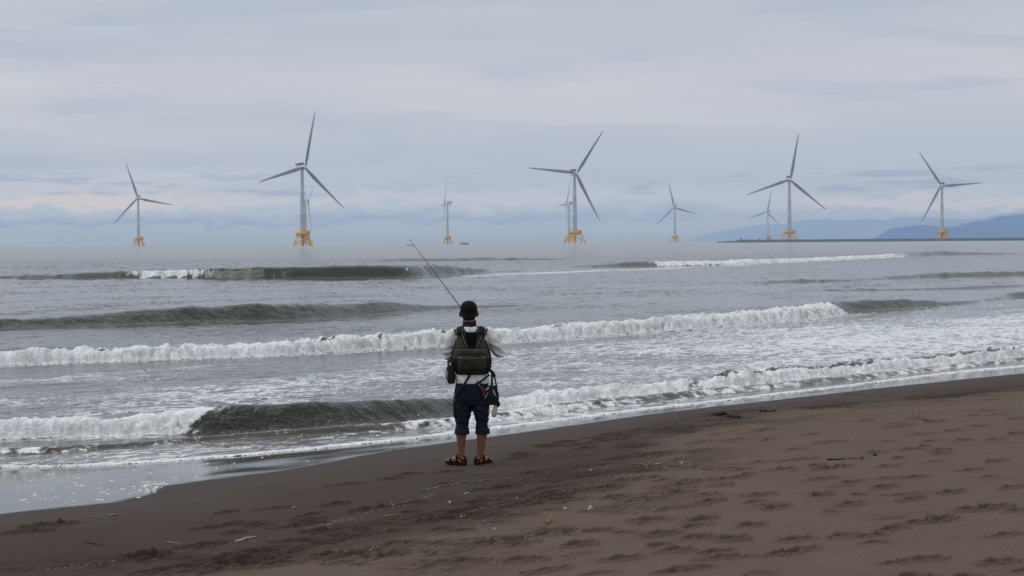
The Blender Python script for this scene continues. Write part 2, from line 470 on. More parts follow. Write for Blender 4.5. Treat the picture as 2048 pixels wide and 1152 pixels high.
sdw = N_ - wet_n
flat = sstep(0.5, -0.2, sdw)
dzb *= flat
PRINT = np.zeros_like(dzb)
stamp_feet(S_, N_, dzb)
dzb *= np.where(near, 1, 0.0)
damp = sstep(-3.4, -0.1, sdw + 0.5 * fbm(S_ / 3.0, N_ / 1.2, 3, 92))       # the last tide's dampness
attrs = {'wet': sstep(-0.10, 0.12, sdw + 0.05 * fbm(S_ / 0.25, N_ / 0.25, 3, 91)), 'damp': damp, 'dry': dryb, 'churn': band, 'print': np.clip(PRINT, 0, 1)}
me = grid_mesh('beach', np.stack([XX, YY, bz + dzb], -1), None, attrs)

mt, t, b, out = new_mat('volcanic_sand')
pos = t.new('ShaderNodeNewGeometry').outputs['Position']
rv = t.mapping(pos, rot=(0, 0, -R(44.4)))
wet, dampn, dryn, churn = t.attr('wet'), t.attr('damp'), t.attr('dry'), t.attr('churn')
g1 = t.noise(pos, 75, 4, 0.8); g2 = t.noise(rv, 1.3, 5, 0.6); g3 = t.noise(t.mapping(rv, scale=(0.6, 3.0, 1)), 3.0, 5, 0.65)
c_dark = t.mix(g2, (0.043, 0.0305, 0.0250), (0.062, 0.0450, 0.0370))
c_dry = t.mix(g2, (0.080, 0.058, 0.0455), (0.125, 0.092, 0.070))
c = t.mix(dryn, c_dark, c_dry)
c = t.mix(t.math('MULTIPLY', t.smooth(0.5, 0.75, g3), 0.35), c, t.mix(0.5, c, (0.03, 0.025, 0.022)))
c = t.mix(t.math('MULTIPLY', churn, 0.25), c, (0.032, 0.0265, 0.0235))
c = t.mix(t.math('MULTIPLY', dampn, 0.35), c, (0.036, 0.027, 0.024))
c = t.mix(t.math('MULTIPLY', t.attr('print'), 0.62), c, (0.032, 0.0260, 0.0230))
c = t.mix(1.0, c, t.ramp(g1, [(0.28, (0.62, 0.62, 0.62)), (0.5, (1, 1, 1)), (0.72, (1.40, 1.38, 1.35))]), 'MULTIPLY')
# pale grit: rare bright grains, gathered in the tide line
sp = t.new('ShaderNodeTexVoronoi'); sp.inputs['Scale'].default_value = 26; t.link(pos, sp.inputs['Vector'])
spk = t.math('MULTIPLY', t.smooth(0.10, 0.05, sp.outputs['Distance']), t.smooth(0.60, 0.72, t.noise(rv, 2.2, 3, 0.6)))
sepc = t.new('ShaderNodeSeparateColor'); t.link(sp.outputs['Color'], sepc.inputs[0])
spk = t.math('MULTIPLY', spk, t.math('GREATER_THAN', sepc.outputs[0], 0.8))
c = t.mix(t.math('MULTIPLY', spk, t.math('MULTIPLY_ADD', churn, 0.7, 0.12)), c, (0.42, 0.36, 0.29))
c = t.mix(wet, c, (0.035, 0.027, 0.024))
t.link(c, b.inputs['Base Color'])
t.link(t.mixf(wet, t.mixf(dampn, 0.95, 0.72), 0.06), b.inputs['Roughness'])
t.link(t.mixf(wet, t.mixf(dampn, 0.12, 0.2), 0.27), b.inputs['Specular IOR Level'])
b.inputs['IOR'].default_value = 1.36
bn = t.new('ShaderNodeBump'); bn.inputs['Distance'].default_value = 0.006
t.link(t.mixf(wet, t.mixf(dryn, 0.15, 0.28), 0.02), bn.inputs['Strength'])
t.link(t.math('ADD', t.noise(pos, 90, 4, 0.7), t.math('MULTIPLY', t.noise(rv, 6, 4, 0.6), 2.0)), bn.inputs['Height'])
t.link(bn.outputs[0], b.inputs['Normal'])
tag(link_mesh('beach', me, mt), kind='structure')
SMOOTH_GROUND = (S_, N_, bz + dzb)
def ground_z(x, y):
    """height of the finished beach under a point"""
    r = int(np.clip(np.searchsorted(_BY, y), 0, len(_BY) - 1)); c = int(np.clip(np.searchsorted(_BB, x / y), 0, len(_BB) - 1))
    return float(bz[r, c] + dzb[r, c])
def on_ground(px, py, lift=0.0):
    p = ground_hit(px, py); p.z = ground_z(p.x, p.y) + lift
    return p

# ---------------------------------------------------------------- the waves
def hor(px): return 492.67 - ROLL * px
WAVES = []
def wave(rows, lb=4.0, foamback=1.0, wk=1.15, sm=0.8, z0=0.04, hm=0.5):
    """rows: (px, crest_y, toe_y, foam) read off the photograph, turned into shore coordinates and heights"""
    S0, N0, A0, W0, F0 = [], [], [], [], []
    for px, cy, ty, f in rows:
        p = at_z(px, ty, z0); s, n = sn(p.x, p.y); h = 0.4
        bear = p.x / p.y
        for _ in range(8):
            wd = max(0.15, h * wk * (1 + 2.5 * (1 - f) * math.exp(-2.2 * h / hm))); nn = n + wd; Y = nn / (bear * NX + NY)
            h = max(0.02, CAM_H - Y * (cy - hor(px)) / FPX)
        S0.append(s); N0.append(n); A0.append(h); W0.append(wd); F0.append(f)
    WAVES.append((S0, N0, A0, W0, F0, lb, foamback, sm))
# swash wavelet
wave([(-200, 895, 903, .3), (0, 893, 901, .4), (300, 886, 893, .25), (480, 878, 886, .1), (560, 872, 882, 0), (700, 866, 880, 0.05), (840, 858, 872, .5), (1000, 838, 851, .6),
      (1200, 810, 824, .5), (1300, 800, 812, .3), (1340, 796, 808, .1), (1380, 792, 803, .3), (1450, 783, 794, .5), (1563, 773, 783, .4), (1640, 766, 775, .3), (1800, 746, 754, .4), (2048, 721, 727, .3), (2200, 705, 710, .2)], lb=2.0, foamback=.12, sm=.30)
# shore break
wave([(-250, 842, 880, 1), (0, 836, 873, 1), (100, 828, 867, 1), (250, 821, 867, 1), (330, 814, 862, 1), (372, 811, 860, .35), (420, 808, 861, 0), (560, 803, 861, 0), (700, 803, 857, 0),
      (860, 797, 842, 0), (960, 794, 826, .1), (1000, 789, 815, .9), (1100, 778, 808, 1), (1250, 767, 795, 1), (1340, 765, 790, .9), (1375, 764, 786, .2), (1420, 757, 786, .9), (1500, 746, 780, 1),
      (1600, 736, 766, 1), (1750, 722, 749, 1), (1900, 708, 732, 1), (2048, 692, 715, 1), (2250, 670, 692, .8)], lb=2.6, foamback=.30, sm=.30, hm=.5)
# main broken roller
wave([(-250, 705, 738, 1), (0, 697, 728, 1), (150, 692, 722, 1), (300, 686, 716, 1), (500, 680, 710, 1), (650, 673, 702, 1), (800, 666, 694, 1), (890, 660, 688, 1), (1000, 651, 682, 1), (1100, 646, 675, 1),
      (1250, 637, 665, 1), (1400, 627, 655, 1), (1550, 615, 642, 1), (1640, 607, 637, 1), (1685, 602, 629, .7), (1705, 601, 620, .05), (1760, 600, 617, 0), (1830, 599, 614, 0), (1900, 601, 609, 0), (1960, 601, 603, 0),
      (2025, 590, 594, 0), (2045, 582, 592, 0), (2200, 580, 590, 0)], lb=3.2, foamback=.9, sm=.55, hm=.8)
# green swell behind
wave([(-250, 640, 660, 0), (0, 641, 655, 0), (100, 638, 653, 0), (200, 631, 649, 0), (300, 620, 646, 0), (400, 612, 642, 0), (500, 607, 641, 0), (600, 609, 638, 0), (700, 606, 631, 0), (800, 605, 624, 0),
      (880, 608, 617, 0), (950, 611, 612, 0), (1100, 609, 609.5, 0)], lb=5.5, foamback=.3, wk=1.4, sm=1.4, hm=.9)
# outer bar, left
wave([(-250, 556, 557, 0), (0, 553.5, 557, 0), (150, 550, 557, 0), (200, 546.5, 557, 0), (255, 541, 556, .05), (290, 539, 556, 1), (390, 537, 556, 1), (412, 536, 556, .1), (500, 537, 556.5, 0), (600, 533, 556, 0),
      (700, 531, 555, 0), (800, 530.5, 554.5, 0), (818, 530, 554, .1), (830, 531, 554, .95), (842, 531, 554, .2), (870, 530, 551, 0), (930, 532, 547, 0), (965, 537, 545, 0), (1000, 541, 542, 0), (1100, 540, 540.5, 0)], lb=9, foamback=1.2, wk=1.1, sm=1.5, hm=1.4)
# outer bar, right
wave([(1150, 533, 533.5, 0), (1240, 527, 534, 0), (1300, 523.5, 533, 0), (1318, 521.5, 532.5, .3), (1335, 521, 532, 1), (1450, 519, 530, 1), (1600, 516, 524, 1), (1750, 510, 517, .9), (1840, 505, 512, .2), (1900, 502, 510, 0), (1960, 505, 509, 0), (2048, 507, 508, 0)], lb=14, foamback=1.5, wk=1.6, sm=2.0, hm=1.2)
# low humps between the bars
wave([(720, 524, 524.5, 0), (820, 517, 522, 0), (1000, 515, 520, 0), (1120, 515, 519, 0), (1200, 519, 519.5, 0)], lb=14, foamback=0, wk=3, sm=3)
wave([(1500, 566, 566.5, 0), (1650, 556, 562, 0), (1720, 560, 560.5, 0), (1900, 545, 553, 0), (1990, 543, 552, 0), (2200, 540, 546, 0)], lb=7, foamback=0, wk=2, sm=1.5)
wave([(1640, 580, 580.5, 0), (1760, 575, 580, 0), (1830, 578, 578.5, 0), (1920, 573, 577, 0), (2060, 568, 572, 0)], lb=4, foamback=0, wk=2, sm=1.2)

_SB = np.concatenate([-np.geomspace(0.45, 3.5, 24)[::-1], np.linspace(-0.43, -0.345, 60), np.linspace(-0.344, 0.344, 1150), np.linspace(0.345, 0.43, 60), np.geomspace(0.45, 3.5, 24)])
_SY = np.concatenate([np.exp(np.arange(math.log(14.5), math.log(72.0), 0.00165)), np.exp(np.arange(math.log(72.1), math.log(330.0), 0.0033)), np.geomspace(332, 3000, 220), np.geomspace(3050, 60000, 60)])
YY, BB = np.meshgrid(_SY.astype(np.float32), _SB.astype(np.float32), indexing='ij'); XX = BB * YY
S, N = sn(XX, YY)
Z = np.zeros_like(S); FO = np.zeros_like(S); ROLLER = np.zeros_like(S); FACE = np.zeros_like(S)
for i, (S0, N0, A0, W0, F0, lb, fbk, smw) in enumerate(WAVES):
    rr = slice(0, int(np.searchsorted(_SY, 330)))
    s, n = S[rr], N[rr]
    sl = np.linspace(min(S0) - 1, max(S0) + 1, 4000)
    def tab(v, wd=smw): return np.interp(s, sl, smooth_interp(sl, S0, v, wd)).astype(np.float32)
    nt = tab(N0); a = tab(A0); wd = tab(W0); f = np.clip(tab(F0, smw * 0.5), 0, 1); f = np.clip(f + 2.4 * f * (1 - f) * fbm(s / .28, n / .22, 3, 38 + i), 0, 1)
    fade = sstep(min(S0) - 2, min(S0) + 1, s) * sstep(max(S0) + 2, max(S0) - 1, s)
    a = a * fade * (1 - 0.12 * f)
    sc = 0.25 + 0.9 * float(np.mean(A0))
    nt = nt + 0.30 * sc * fbm(s / (2.2 * sc), n * 0 + i * 7.7, 3, 20 + i) * (0.35 + f)
    nt = nt + 0.34 * sc * f * fbm(s / (0.45 * sc), n / (0.8 * sc), 4, 24 + i)
    a = a * (1 + (0.16 + 0.24 * f) * fbm(s / (2.6 * sc), n * 0 + 3.3, 4, 30 + i) - 0.10 * f)
    tt = (n - nt) / wd
    tf = np.clip(tt, 0, 1)
    f0 = f
    if i == 1:
        f2 = np.clip(np.interp(s - 0.55 * sstep(0.25, 1.0, tt), sl, smooth_interp(sl, S0, F0, smw * 0.5)), 0, 1)
        f = np.where(s < 24, np.maximum(f, np.clip(f2 + 2.4 * f2 * (1 - f2) * fbm(s / .28, n / .22, 3, 38 + i), 0, 1)), f)
    if i == 2: SHEET = f * sstep(0.8, 1.3, tt) * np.exp(-(np.maximum(tt - 1, 0) * wd / 3.6) ** 2)
    over = np.clip(f - f0, 0, 1); a = a * (1 - 0.22 * over)
    green = (0.5 - 0.5 * np.cos(np.pi * tf)) ** 1.25
    roll = 1 - (1 - tf) ** 2.6
    front = green * (1 - f0) + roll * f0
    back = 1 / (1 + (np.maximum(tt - 1, 0) * wd / (lb * np.maximum(a, .05) + .25)) ** 2)
    prof = np.where(tt <= 0, 0, np.where(tt < 1, front, back))
    # a shallow trough drawn out in front of the face
    trough = -0.16 * np.exp(-((tt + 0.7) / 0.9) ** 2) * (tt < 0.3) * (1 - 0.5 * f)
    Z[rr] += a * (prof + trough * np.where(n > 24, 1, .35))
    dist_b = np.maximum(tt - 1, 0) * wd
    fb = f * sstep(-0.06, 0.06, tt) * np.exp(-(dist_b / (0.25 + fbk)) ** 2 * 0.8)
    gl = fbm(s / 1.1, n / 0.35, 3, 36 + i)            # glassy patches where the crest has not yet broken
    if i == 1: fb = fb * (1 - 0.9 * sstep(0.50, 0.82, tt + .25 * gl) * sstep(-0.10, 0.22, gl + 0.34) * sstep(22.5, 24.5, s))
    else: fb = fb * (1 - 0.75 * sstep(0.12, 0.42, gl) * sstep(0.55, 0.9, tt))
    # a thin white crest on steep green sections
    lipn = fbm(s / .9, n * 0, 3, 33 + i)
    lip = 0.62 * (1 - f) * np.exp(-((tt - 1.0 + 0.12 * np.clip(lipn, 0, .4)) / (0.05 + 0.10 * np.clip(lipn, 0, .5))) ** 2) * sstep(0.28, 0.6, a) * sstep(0.18, 0.40, lipn) * (fbk > 0.6)
    FO[rr] = np.maximum(FO[rr], np.maximum(fb, lip))
    ROLLER[rr] = np.maximum(ROLLER[rr], a * (f - 0.75 * over) * sstep(-0.05, 0.15, tt) * np.exp(-(dist_b / (0.2 + 0.6 * fbk)) ** 2))
    FACE[rr] = np.maximum(FACE[rr], (1 - f) * sstep(0.0, 0.35, tt) * sstep(1.25, 0.85, tt) * sstep(0.05, 0.25, a))
    # backwash: foam trailing in front of the breakers
    FO[rr] = np.maximum(FO[rr], 0.42 * f * np.exp(-((tt + 0.4) / 1.2) ** 2) * (i < 3))

# chop: crests roughly along the shore, smaller and shorter close in
calm = sstep(17.0, 24.0, N)
calm2 = sstep(30, 60, N)
k1 = ridged(S / 2.6 + 0.25 * N, N / 1.15, 3, 1) - 0.55
Z += calm * (0.030 + 0.046 * calm2) * k1 * sstep(260, 90, YY) * (0.55 + 0.9 * sstep(-0.2, 0.35, fbm(S / 9.0, N / 4.0, 2, 6)))
Z += calm * 0.009 * (ridged(S / 0.9 + 0.2 * N, N / 0.45, 3, 8) - .55) * sstep(140, 60, YY)
Z += calm * 0.05 * calm2 * fbm(S / 7.0, N / 3.0, 2, 4)
far = sstep(70, 160, N)
Z += far * 0.22 * (ridged(S / 13.0 + 0.12 * N, N / 6.0, 3, 7) - 0.55) * sstep(650, 200, YY)
Z += 0.010 * (0.3 + 0.7 * calm) * fbm(S / 0.42, N / 0.2, 3, 10) * sstep(150, 60, YY)
# cat's paws streaming up the green faces
fs = np.clip(YY / 40, 0.7, 2.5)
Z += FACE * fs * (0.5 + 0.5 * sstep(35, 60, YY)) * (0.085 * fbm(S / (0.55 * fs) + N * 0.9 / fs, N / (1.1 * fs), 4, 12) - 0.05 * (ridged(S / (1.1 * fs) + 0.8 * N / fs, N / (1.6 * fs), 2, 13) - .6)) * sstep(260, 90, YY)
# tumbling white water
def billow(x, y, oct, seed, gain=0.55):
    tt_ = 0; a_ = 1.0; n_ = 0
    for k in range(oct):
        tt_ = tt_ + a_ * np.abs(perlin(x, y, seed + 3 * k)); n_ += a_; x = x * 2.07; y = y * 2.07; a_ *= gain
    return tt_ / n_ * 2.2 - 0.62
ROL = np.minimum(ROLLER, 1.3)
nearw = sstep(95, 50, YY)
b1 = billow(S / 0.9, N / 0.75, 2, 14); b2 = billow(S / 0.36, N / 0.32, 3, 15)
Z += ROL * nearw * (0.15 * b1 + 0.33 * b2 * (0.5 + sstep(-.3, .4, fbm(S / 1.7, N / 1.2, 2, 17))) + 0.13 * fbm(S / 0.10, N / 0.10, 3, 16) - 0.04)
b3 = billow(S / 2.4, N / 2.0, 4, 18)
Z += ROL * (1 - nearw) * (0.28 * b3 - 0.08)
CREV_SHADE = np.clip(0.55 + (0.7 * b1 + 0.9 * b2) * nearw + 0.8 * b3 * (1 - nearw), 0, 1)  # lump height of the white water; its hollows get painted shade
# foam coverage between the breakers
cov_n = [10, 16.6, 17.6, 19, 21, 24, 28, 31, 33.5, 36, 39, 42, 46, 60, 90, 97, 103, 118, 140, 200]
cov_v = [.46, .46, .42, .40, .40, .40, .38, .33, .30, .40, .34, .24, .21, .20, .22, .20, .20, .10, .04, .0]
COV = np.interp(N, cov_n, cov_v).astype(np.float32)
COV = COV + 0.03 * sstep(20, 23, N) * sstep(36, 31, N) + 0.12 * sstep(22, 40, S) * sstep(20, 23, N) * sstep(36, 31, N)
COV = COV + 0.14 * fbm(S / 6.0, N / 2.4, 3, 95) * sstep(0.02, .2, COV)
# the flat sheets of foam left inside the outer bar
p1 = [at_z(a_, b_, 0.0) for a_, b_ in ((330, 560), (560, 558), (760, 557), (900, 555), (1000, 551), (1150, 545), (1300, 539), (1420, 533), (1600, 527))]
ps = sorted([sn(p.x, p.y) for p in p1])
nl = np.interp(S, [q[0] for q in ps], [q[1] for q in ps]); wdl = np.interp(S, [q[0] for q in ps], [1.2, 1.6, 2.0, 4.0, 6.5, 8.0, 6.0, 5, 3])
inl = sstep(ps[0][0] - 4, ps[0][0] + 6, S) * sstep(ps[-1][0] + 8, ps[-1][0] - 15, S)
sheet = inl * sstep(-0.5, 0.8, N - nl) * np.exp(-np.maximum(N - nl, 0) / wdl)
COV = np.maximum(COV, 0.72 * sheet)
COV[:SHEET.shape[0]] = np.maximum(COV[:SHEET.shape[0]], (0.74 - 0.22 * sstep(32, 46, S[:SHEET.shape[0]])) * SHEET)
FACE = np.clip(FACE, 0, 1)
COV = COV * (1 - 0.75 * FACE)
# the thin sheet running up the sand
fe_s, fe_n = map(np.array, zip(*sorted(zip(*FOAM_EDGE))))
fen = np.interp(S, fe_s, fe_n) + 0.10 * fbm(S / 0.8, N * 0, 3, 97) + 0.03 * fbm(S / 0.15, N * 0 + 5, 2, 98)
sde = N - fen
inner = (YY < 60)
bzs = np.where(N < 45, beach_base(S.ravel(), N.ravel()).reshape(S.shape), -3)
film = bzs + np.where(sde > 0, 0.012 + 0.016 * (1 - np.exp(-sde / 0.10)) + 0.03 * np.clip(sde, 0, 2.0), np.clip(sde, -1, 0) * 0.3 - 0.004)
film = film + np.where(sde > 0.05, 0.010 * fbm(S / 0.5, N / 0.3, 3, 99) * np.clip(sde, 0, 1), 0)
zmean = -0.03 + 0.03 * calm
tr = np.clip(sde / 3.0, 0, 1)
Zs = np.maximum(film, Z + zmean)
Zs = np.where(sde > 0, np.where(N < 24, np.maximum(Zs, film + np.maximum(Z, -0.01) * np.clip(sde / 0.8, 0, 1)), Z + zmean), film)
# small bubbly relief wherever foam lies
FO = np.clip(FO, 0, 1)
edge = np.exp(-((sde - 0.05) / 0.06) ** 2) * (N < 24)
FO = np.maximum(FO, 0.98 * edge)
shallow = sstep(27, 18.0, N)
keep = (sde > -0.5) | (N > 24)
me = grid_mesh('sea', np.stack([XX, YY, Zs], -1), keep, {'foam': FO, 'cover': np.clip(COV, 0, 1), 'shallow': shallow, 'face': FACE, 'relief_depth': CREV_SHADE, 'roller': np.clip(ROLLER * 2, 0, 1)})

mt, t, b, out = new_mat('sea_water')
geo = t.new('ShaderNodeNewGeometry'); pos = geo.outputs['Position']
rv = t.mapping(pos, rot=(0, 0, -R(44.4)))
foam, cover, shal, face, roller = (t.attr(k) for k in ('foam', 'cover', 'shallow', 'face', 'roller'))
ln = t.new('ShaderNodeVectorMath', operation='LENGTH'); t.link(pos, ln.inputs[0]); dist = ln.outputs['Value']
# lace: thin torn strings of foam at two sizes plus solid patches
wv = t.new('ShaderNodeTexNoise'); wv.inputs['Scale'].default_value = 1.1; wv.inputs['Detail'].default_value = 3; t.link(rv, wv.inputs['Vector'])
off = t.new('ShaderNodeVectorMath', operation='MULTIPLY_ADD'); t.link(wv.outputs['Color'], off.inputs[0]); off.inputs[1].default_value = (1.1, 0.7, 0); t.link(rv, off.inputs[2])
q = off.outputs[0]
n1 = t.noise(t.mapping(q, scale=(0.8, 1.35, 1)), 1.5, 6, 0.68)
n2 = t.noise(t.mapping(q, scale=(0.8, 1.3, 1)), 5.0, 5, 0.7)
rd = t.math('SUBTRACT', 1.0, t.math('MULTIPLY', t.math('ABSOLUTE', t.math('SUBTRACT', n1, 0.5)), 5.0))
rd2 = t.math('SUBTRACT', 1.0, t.math('MULTIPLY', t.math('ABSOLUTE', t.math('SUBTRACT', n2, 0.5)), 5.0))
lace = t.math('MULTIPLY_ADD', rd, 0.42, t.math('MULTIPLY_ADD', rd2, 0.22, t.math('MULTIPLY', n2, 0.62)))
thr = t.math('SUBTRACT', 1.27, cover)
lf = t.smooth(thr, t.math('ADD', thr, 0.07), lace)
lf = t.math('MULTIPLY', lf, t.smooth(0.01, 0.06, cover))
fine = t.noise(rv, 12, 3, 0.65)
thr2 = t.math('SUBTRACT', 1.0, foam)
ff = t.smooth(t.math('SUBTRACT', thr2, 0.18), t.math('ADD', thr2, 0.10), t.math('MULTIPLY_ADD', n2, 0.55, t.math('MULTIPLY', fine, 0.5)))
ff = t.math('MULTIPLY', ff, t.smooth(0.02, 0.12, foam))
fm = t.math('MAXIMUM', ff, t.math('MULTIPLY', lf, 0.93))
vs_ = t.new('ShaderNodeTexVoronoi'); vs_.inputs['Scale'].default_value = 4.5; t.link(t.mapping(q, scale=(1, 1.2, 1)), vs_.inputs['Vector'])
vc = t.new('ShaderNodeSeparateColor'); t.link(vs_.outputs['Color'], vc.inputs[0])
speck = t.math('MULTIPLY', t.smooth(t.math('MULTIPLY', vc.outputs[1], 0.20), t.math('MULTIPLY', vc.outputs[1], 0.12), vs_.outputs['Distance']), t.math('GREATER_THAN', vc.outputs[0], 0.62))
speck = t.math('MULTIPLY', speck, t.smooth(70, 40, dist))
fm = t.math('MAXIMUM', fm, t.math('MULTIPLY', speck, 0.75))
# water body
wcol = t.mix(shal, (0.020, 0.026, 0.022), (0.034, 0.027, 0.022))
wcol = t.mix(t.math('MULTIPLY', face, 0.8), wcol, (0.020, 0.027, 0.018))
b.inputs['IOR'].default_value = 1.33
t.link(wcol, b.inputs['Base Color'])
t.link(t.math('MULTIPLY_ADD', t.smooth(20, 300, dist), 0.06, 0.10), b.inputs['Roughness'])
bw = t.new('ShaderNodeBump'); bw.inputs['Distance'].default_value = 0.03
rip = t.math('ADD', t.noise(t.mapping(rv, scale=(0.5, 1.6, 1)), 5.0, 5, 0.6), t.math('MULTIPLY', t.noise(t.mapping(rv, scale=(0.6, 1.4, 1)), 1.2, 4, 0.6), 1.6))
st_ = t.noise(t.mapping(rv, rot=(0, 0, 0.5), scale=(1.0, 0.30, 1)), 3.2, 4, 0.6, 0.4)
bw2 = t.new('ShaderNodeBump'); bw2.inputs['Distance'].default_value = 0.16; t.link(st_, bw2.inputs['Height']); t.link(t.math('MULTIPLY', face, t.smooth(110, 25, dist)), bw2.inputs['Strength'])
t.link(bw2.outputs[0], bw.inputs['Normal'])
t.link(rip, bw.inputs['Height']); t.link(t.math('MULTIPLY', t.smooth(150, 15, dist), 0.30), bw.inputs['Strength'])
t.link(bw.outputs[0], b.inputs['Normal'])
# foam body
fb = t.new('ShaderNodeBsdfPrincipled'); fb.inputs['Roughness'].default_value = 0.8; fb.inputs['Specular IOR Level'].default_value = 0.25
fcol = t.mix(t.noise(rv, 5, 4, 0.65), (0.56, 0.58, 0.58), (0.88, 0.89, 0.90))
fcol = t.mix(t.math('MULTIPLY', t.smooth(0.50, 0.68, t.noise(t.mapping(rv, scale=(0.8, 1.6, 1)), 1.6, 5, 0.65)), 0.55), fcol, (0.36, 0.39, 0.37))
fcol = t.mix(t.math('MULTIPLY', t.smooth(0.55, 0.10, t.attr('relief_depth')), t.math('MULTIPLY', roller, 0.75)), fcol, (0.22, 0.25, 0.23))  # shade painted into the hollows between the foam lumps
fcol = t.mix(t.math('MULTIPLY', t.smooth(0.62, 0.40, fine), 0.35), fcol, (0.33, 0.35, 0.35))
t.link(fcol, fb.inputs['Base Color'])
bf = t.new('ShaderNodeBump'); bf.inputs['Distance'].default_value = 0.05; bf.inputs['Strength'].default_value = 0.6
t.link(t.math('ADD', t.noise(rv, 8, 3, 0.65), fine), bf.inputs['Height']); t.link(bf.outputs[0], fb.inputs['Normal'])
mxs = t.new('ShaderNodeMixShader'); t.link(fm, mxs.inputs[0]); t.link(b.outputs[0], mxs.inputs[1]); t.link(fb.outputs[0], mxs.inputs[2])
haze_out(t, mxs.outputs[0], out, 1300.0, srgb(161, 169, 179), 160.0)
tag(link_mesh('sea', me, mt), kind='structure')
# ---------------------------------------------------------------- far shore: hills
def hill_strip(name, outline, Y, depth, col, hz, seed):
    """a ridge with spurs and gullies, its skyline through the given photo points at distance Y"""
    xs = np.array([at_dist(p, 480, Y).x for p, _ in outline]); zs = np.array([max(2.0, at_dist(p, y, Y).z) for p, y in outline])
    nx = 420; nd = 46
    X = np.linspace(xs[0], xs[-1], nx); H = np.interp(X, xs, zs)
    v = np.linspace(-1, 1, nd)
    XX, VV = np.meshgrid(X, v); HH = np.interp(XX, X, H)
    prof = np.where(VV < 0, np.clip(1 + VV, 0, 1) ** 0.8, 1 - VV ** 2)
    rough = fbm(XX / 900, VV * 3.1, 5, seed) * 0.30 * (1 - np.abs(prof - 0.5) * 1.2)
    ridge = ridged(XX / 700, VV * 1.3, 3, seed + 5) - .6
    Z = HH * np.clip(prof + (rough + 0.16 * ridge) * np.clip(1 - prof, 0, .5) * 2, 0, 1.0) + 0.014 * HH * fbm(XX / 240, VV * 9, 4, seed + 9) - 12 * (prof < 0.02)
    me = grid_mesh(name, np.stack([XX, Y + np.where(VV < 0, VV, VV * .12) * depth, Z], -1))
    mt, t, b, out = new_mat(name + '_slopes')
    pos = t.new('ShaderNodeNewGeometry').outputs['Position']
    nz = t.noise(pos, 0.0016, 6, 0.65)
    t.link(t.mix(t.smooth(0.35, 0.65, nz), tuple(c * .7 for c in col), tuple(min(1, c * 1.6) for c in col)), b.inputs['Base Color'])
    b.inputs['Roughness'].default_value = 0.95; b.inputs['Specular IOR Level'].default_value = 0.0
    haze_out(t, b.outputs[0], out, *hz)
    return tag(link_mesh(name, me, mt), kind='structure')
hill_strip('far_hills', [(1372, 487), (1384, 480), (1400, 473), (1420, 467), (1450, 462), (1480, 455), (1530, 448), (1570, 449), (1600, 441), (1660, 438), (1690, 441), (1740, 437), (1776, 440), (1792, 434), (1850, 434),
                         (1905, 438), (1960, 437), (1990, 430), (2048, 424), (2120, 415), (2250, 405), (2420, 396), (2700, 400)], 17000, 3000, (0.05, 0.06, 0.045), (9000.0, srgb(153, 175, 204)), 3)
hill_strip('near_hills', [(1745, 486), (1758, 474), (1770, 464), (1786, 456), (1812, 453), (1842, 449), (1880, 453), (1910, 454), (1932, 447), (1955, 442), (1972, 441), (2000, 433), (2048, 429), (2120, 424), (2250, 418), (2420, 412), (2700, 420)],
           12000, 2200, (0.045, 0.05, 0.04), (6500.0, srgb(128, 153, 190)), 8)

# ---------------------------------------------------------------- wind turbines
def far_mat(name, col, rough=0.5, var=0.1, scale=0.25, L=26000.0, tip=None):
    mt, t, b, out = new_mat(name)
    tc = t.new('ShaderNodeTexCoord').outputs['Object']
    c = t.mix(t.noise(tc, scale, 4, 0.6), tuple(x * (1 - var) for x in col), tuple(min(1, x * (1 + var)) for x in col))
    if tip:
        sp = t.new('ShaderNodeSeparateXYZ'); t.link(tc, sp.inputs[0])
        c = t.mix(t.smooth(tip[0], tip[0] + 1.0, sp.outputs[2]), c, tip[1])
    t.link(c, b.inputs['Base Color']); b.inputs['Roughness'].default_value = rough
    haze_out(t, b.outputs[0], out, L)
    return mt
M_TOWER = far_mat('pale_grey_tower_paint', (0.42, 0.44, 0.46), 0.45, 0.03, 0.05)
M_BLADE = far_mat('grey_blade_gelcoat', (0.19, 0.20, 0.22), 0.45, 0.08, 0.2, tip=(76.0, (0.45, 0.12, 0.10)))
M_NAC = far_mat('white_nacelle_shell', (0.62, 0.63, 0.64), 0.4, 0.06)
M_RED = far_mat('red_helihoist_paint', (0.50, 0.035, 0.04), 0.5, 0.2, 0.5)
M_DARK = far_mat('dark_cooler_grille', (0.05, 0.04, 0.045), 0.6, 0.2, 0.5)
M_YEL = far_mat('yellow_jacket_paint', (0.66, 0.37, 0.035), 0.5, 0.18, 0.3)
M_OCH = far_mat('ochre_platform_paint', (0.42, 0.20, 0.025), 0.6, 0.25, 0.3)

def sect(z, cx, chord, th, tw, n=14):
    pts = []
    for k in range(n):
        a = 2 * math.pi * k / n
        x = math.cos(a) * chord / 2; y = math.sin(a) * th / 2 * (1.0 - 0.35 * (math.cos(a) < 0))
        x += chord * 0.12
        pts.append(Vector((cx + x * math.cos(tw) - y * math.sin(tw), x * math.sin(tw) + y * math.cos(tw) - 3.5 * (z / 81.0) ** 2, z)))
    return pts
_bl = MB()
_bl.rings([sect(z, 0, c, th, R(tw)) for z, c, th, tw in [(0.5, 3.4, 3.4, 0), (3, 3.4, 3.3, 0), (8, 4.0, 2.8, 14), (14, 5.1, 2.0, 13), (19, 5.5, 1.5, 11), (27, 4.9, 1.15, 9), (38, 4.0, .85, 6.5),
                                                         (50, 3.2, .6, 4.5), (62, 2.4, .42, 3), (72, 1.8, .3, 2), (78, 1.25, .2, 1), (80.6, .7, .12, .5), (81.4, .2, .06, 0)]])
ME_BLADE = _bl.mesh('blade'); ME_BLADE.materials.append(M_BLADE)
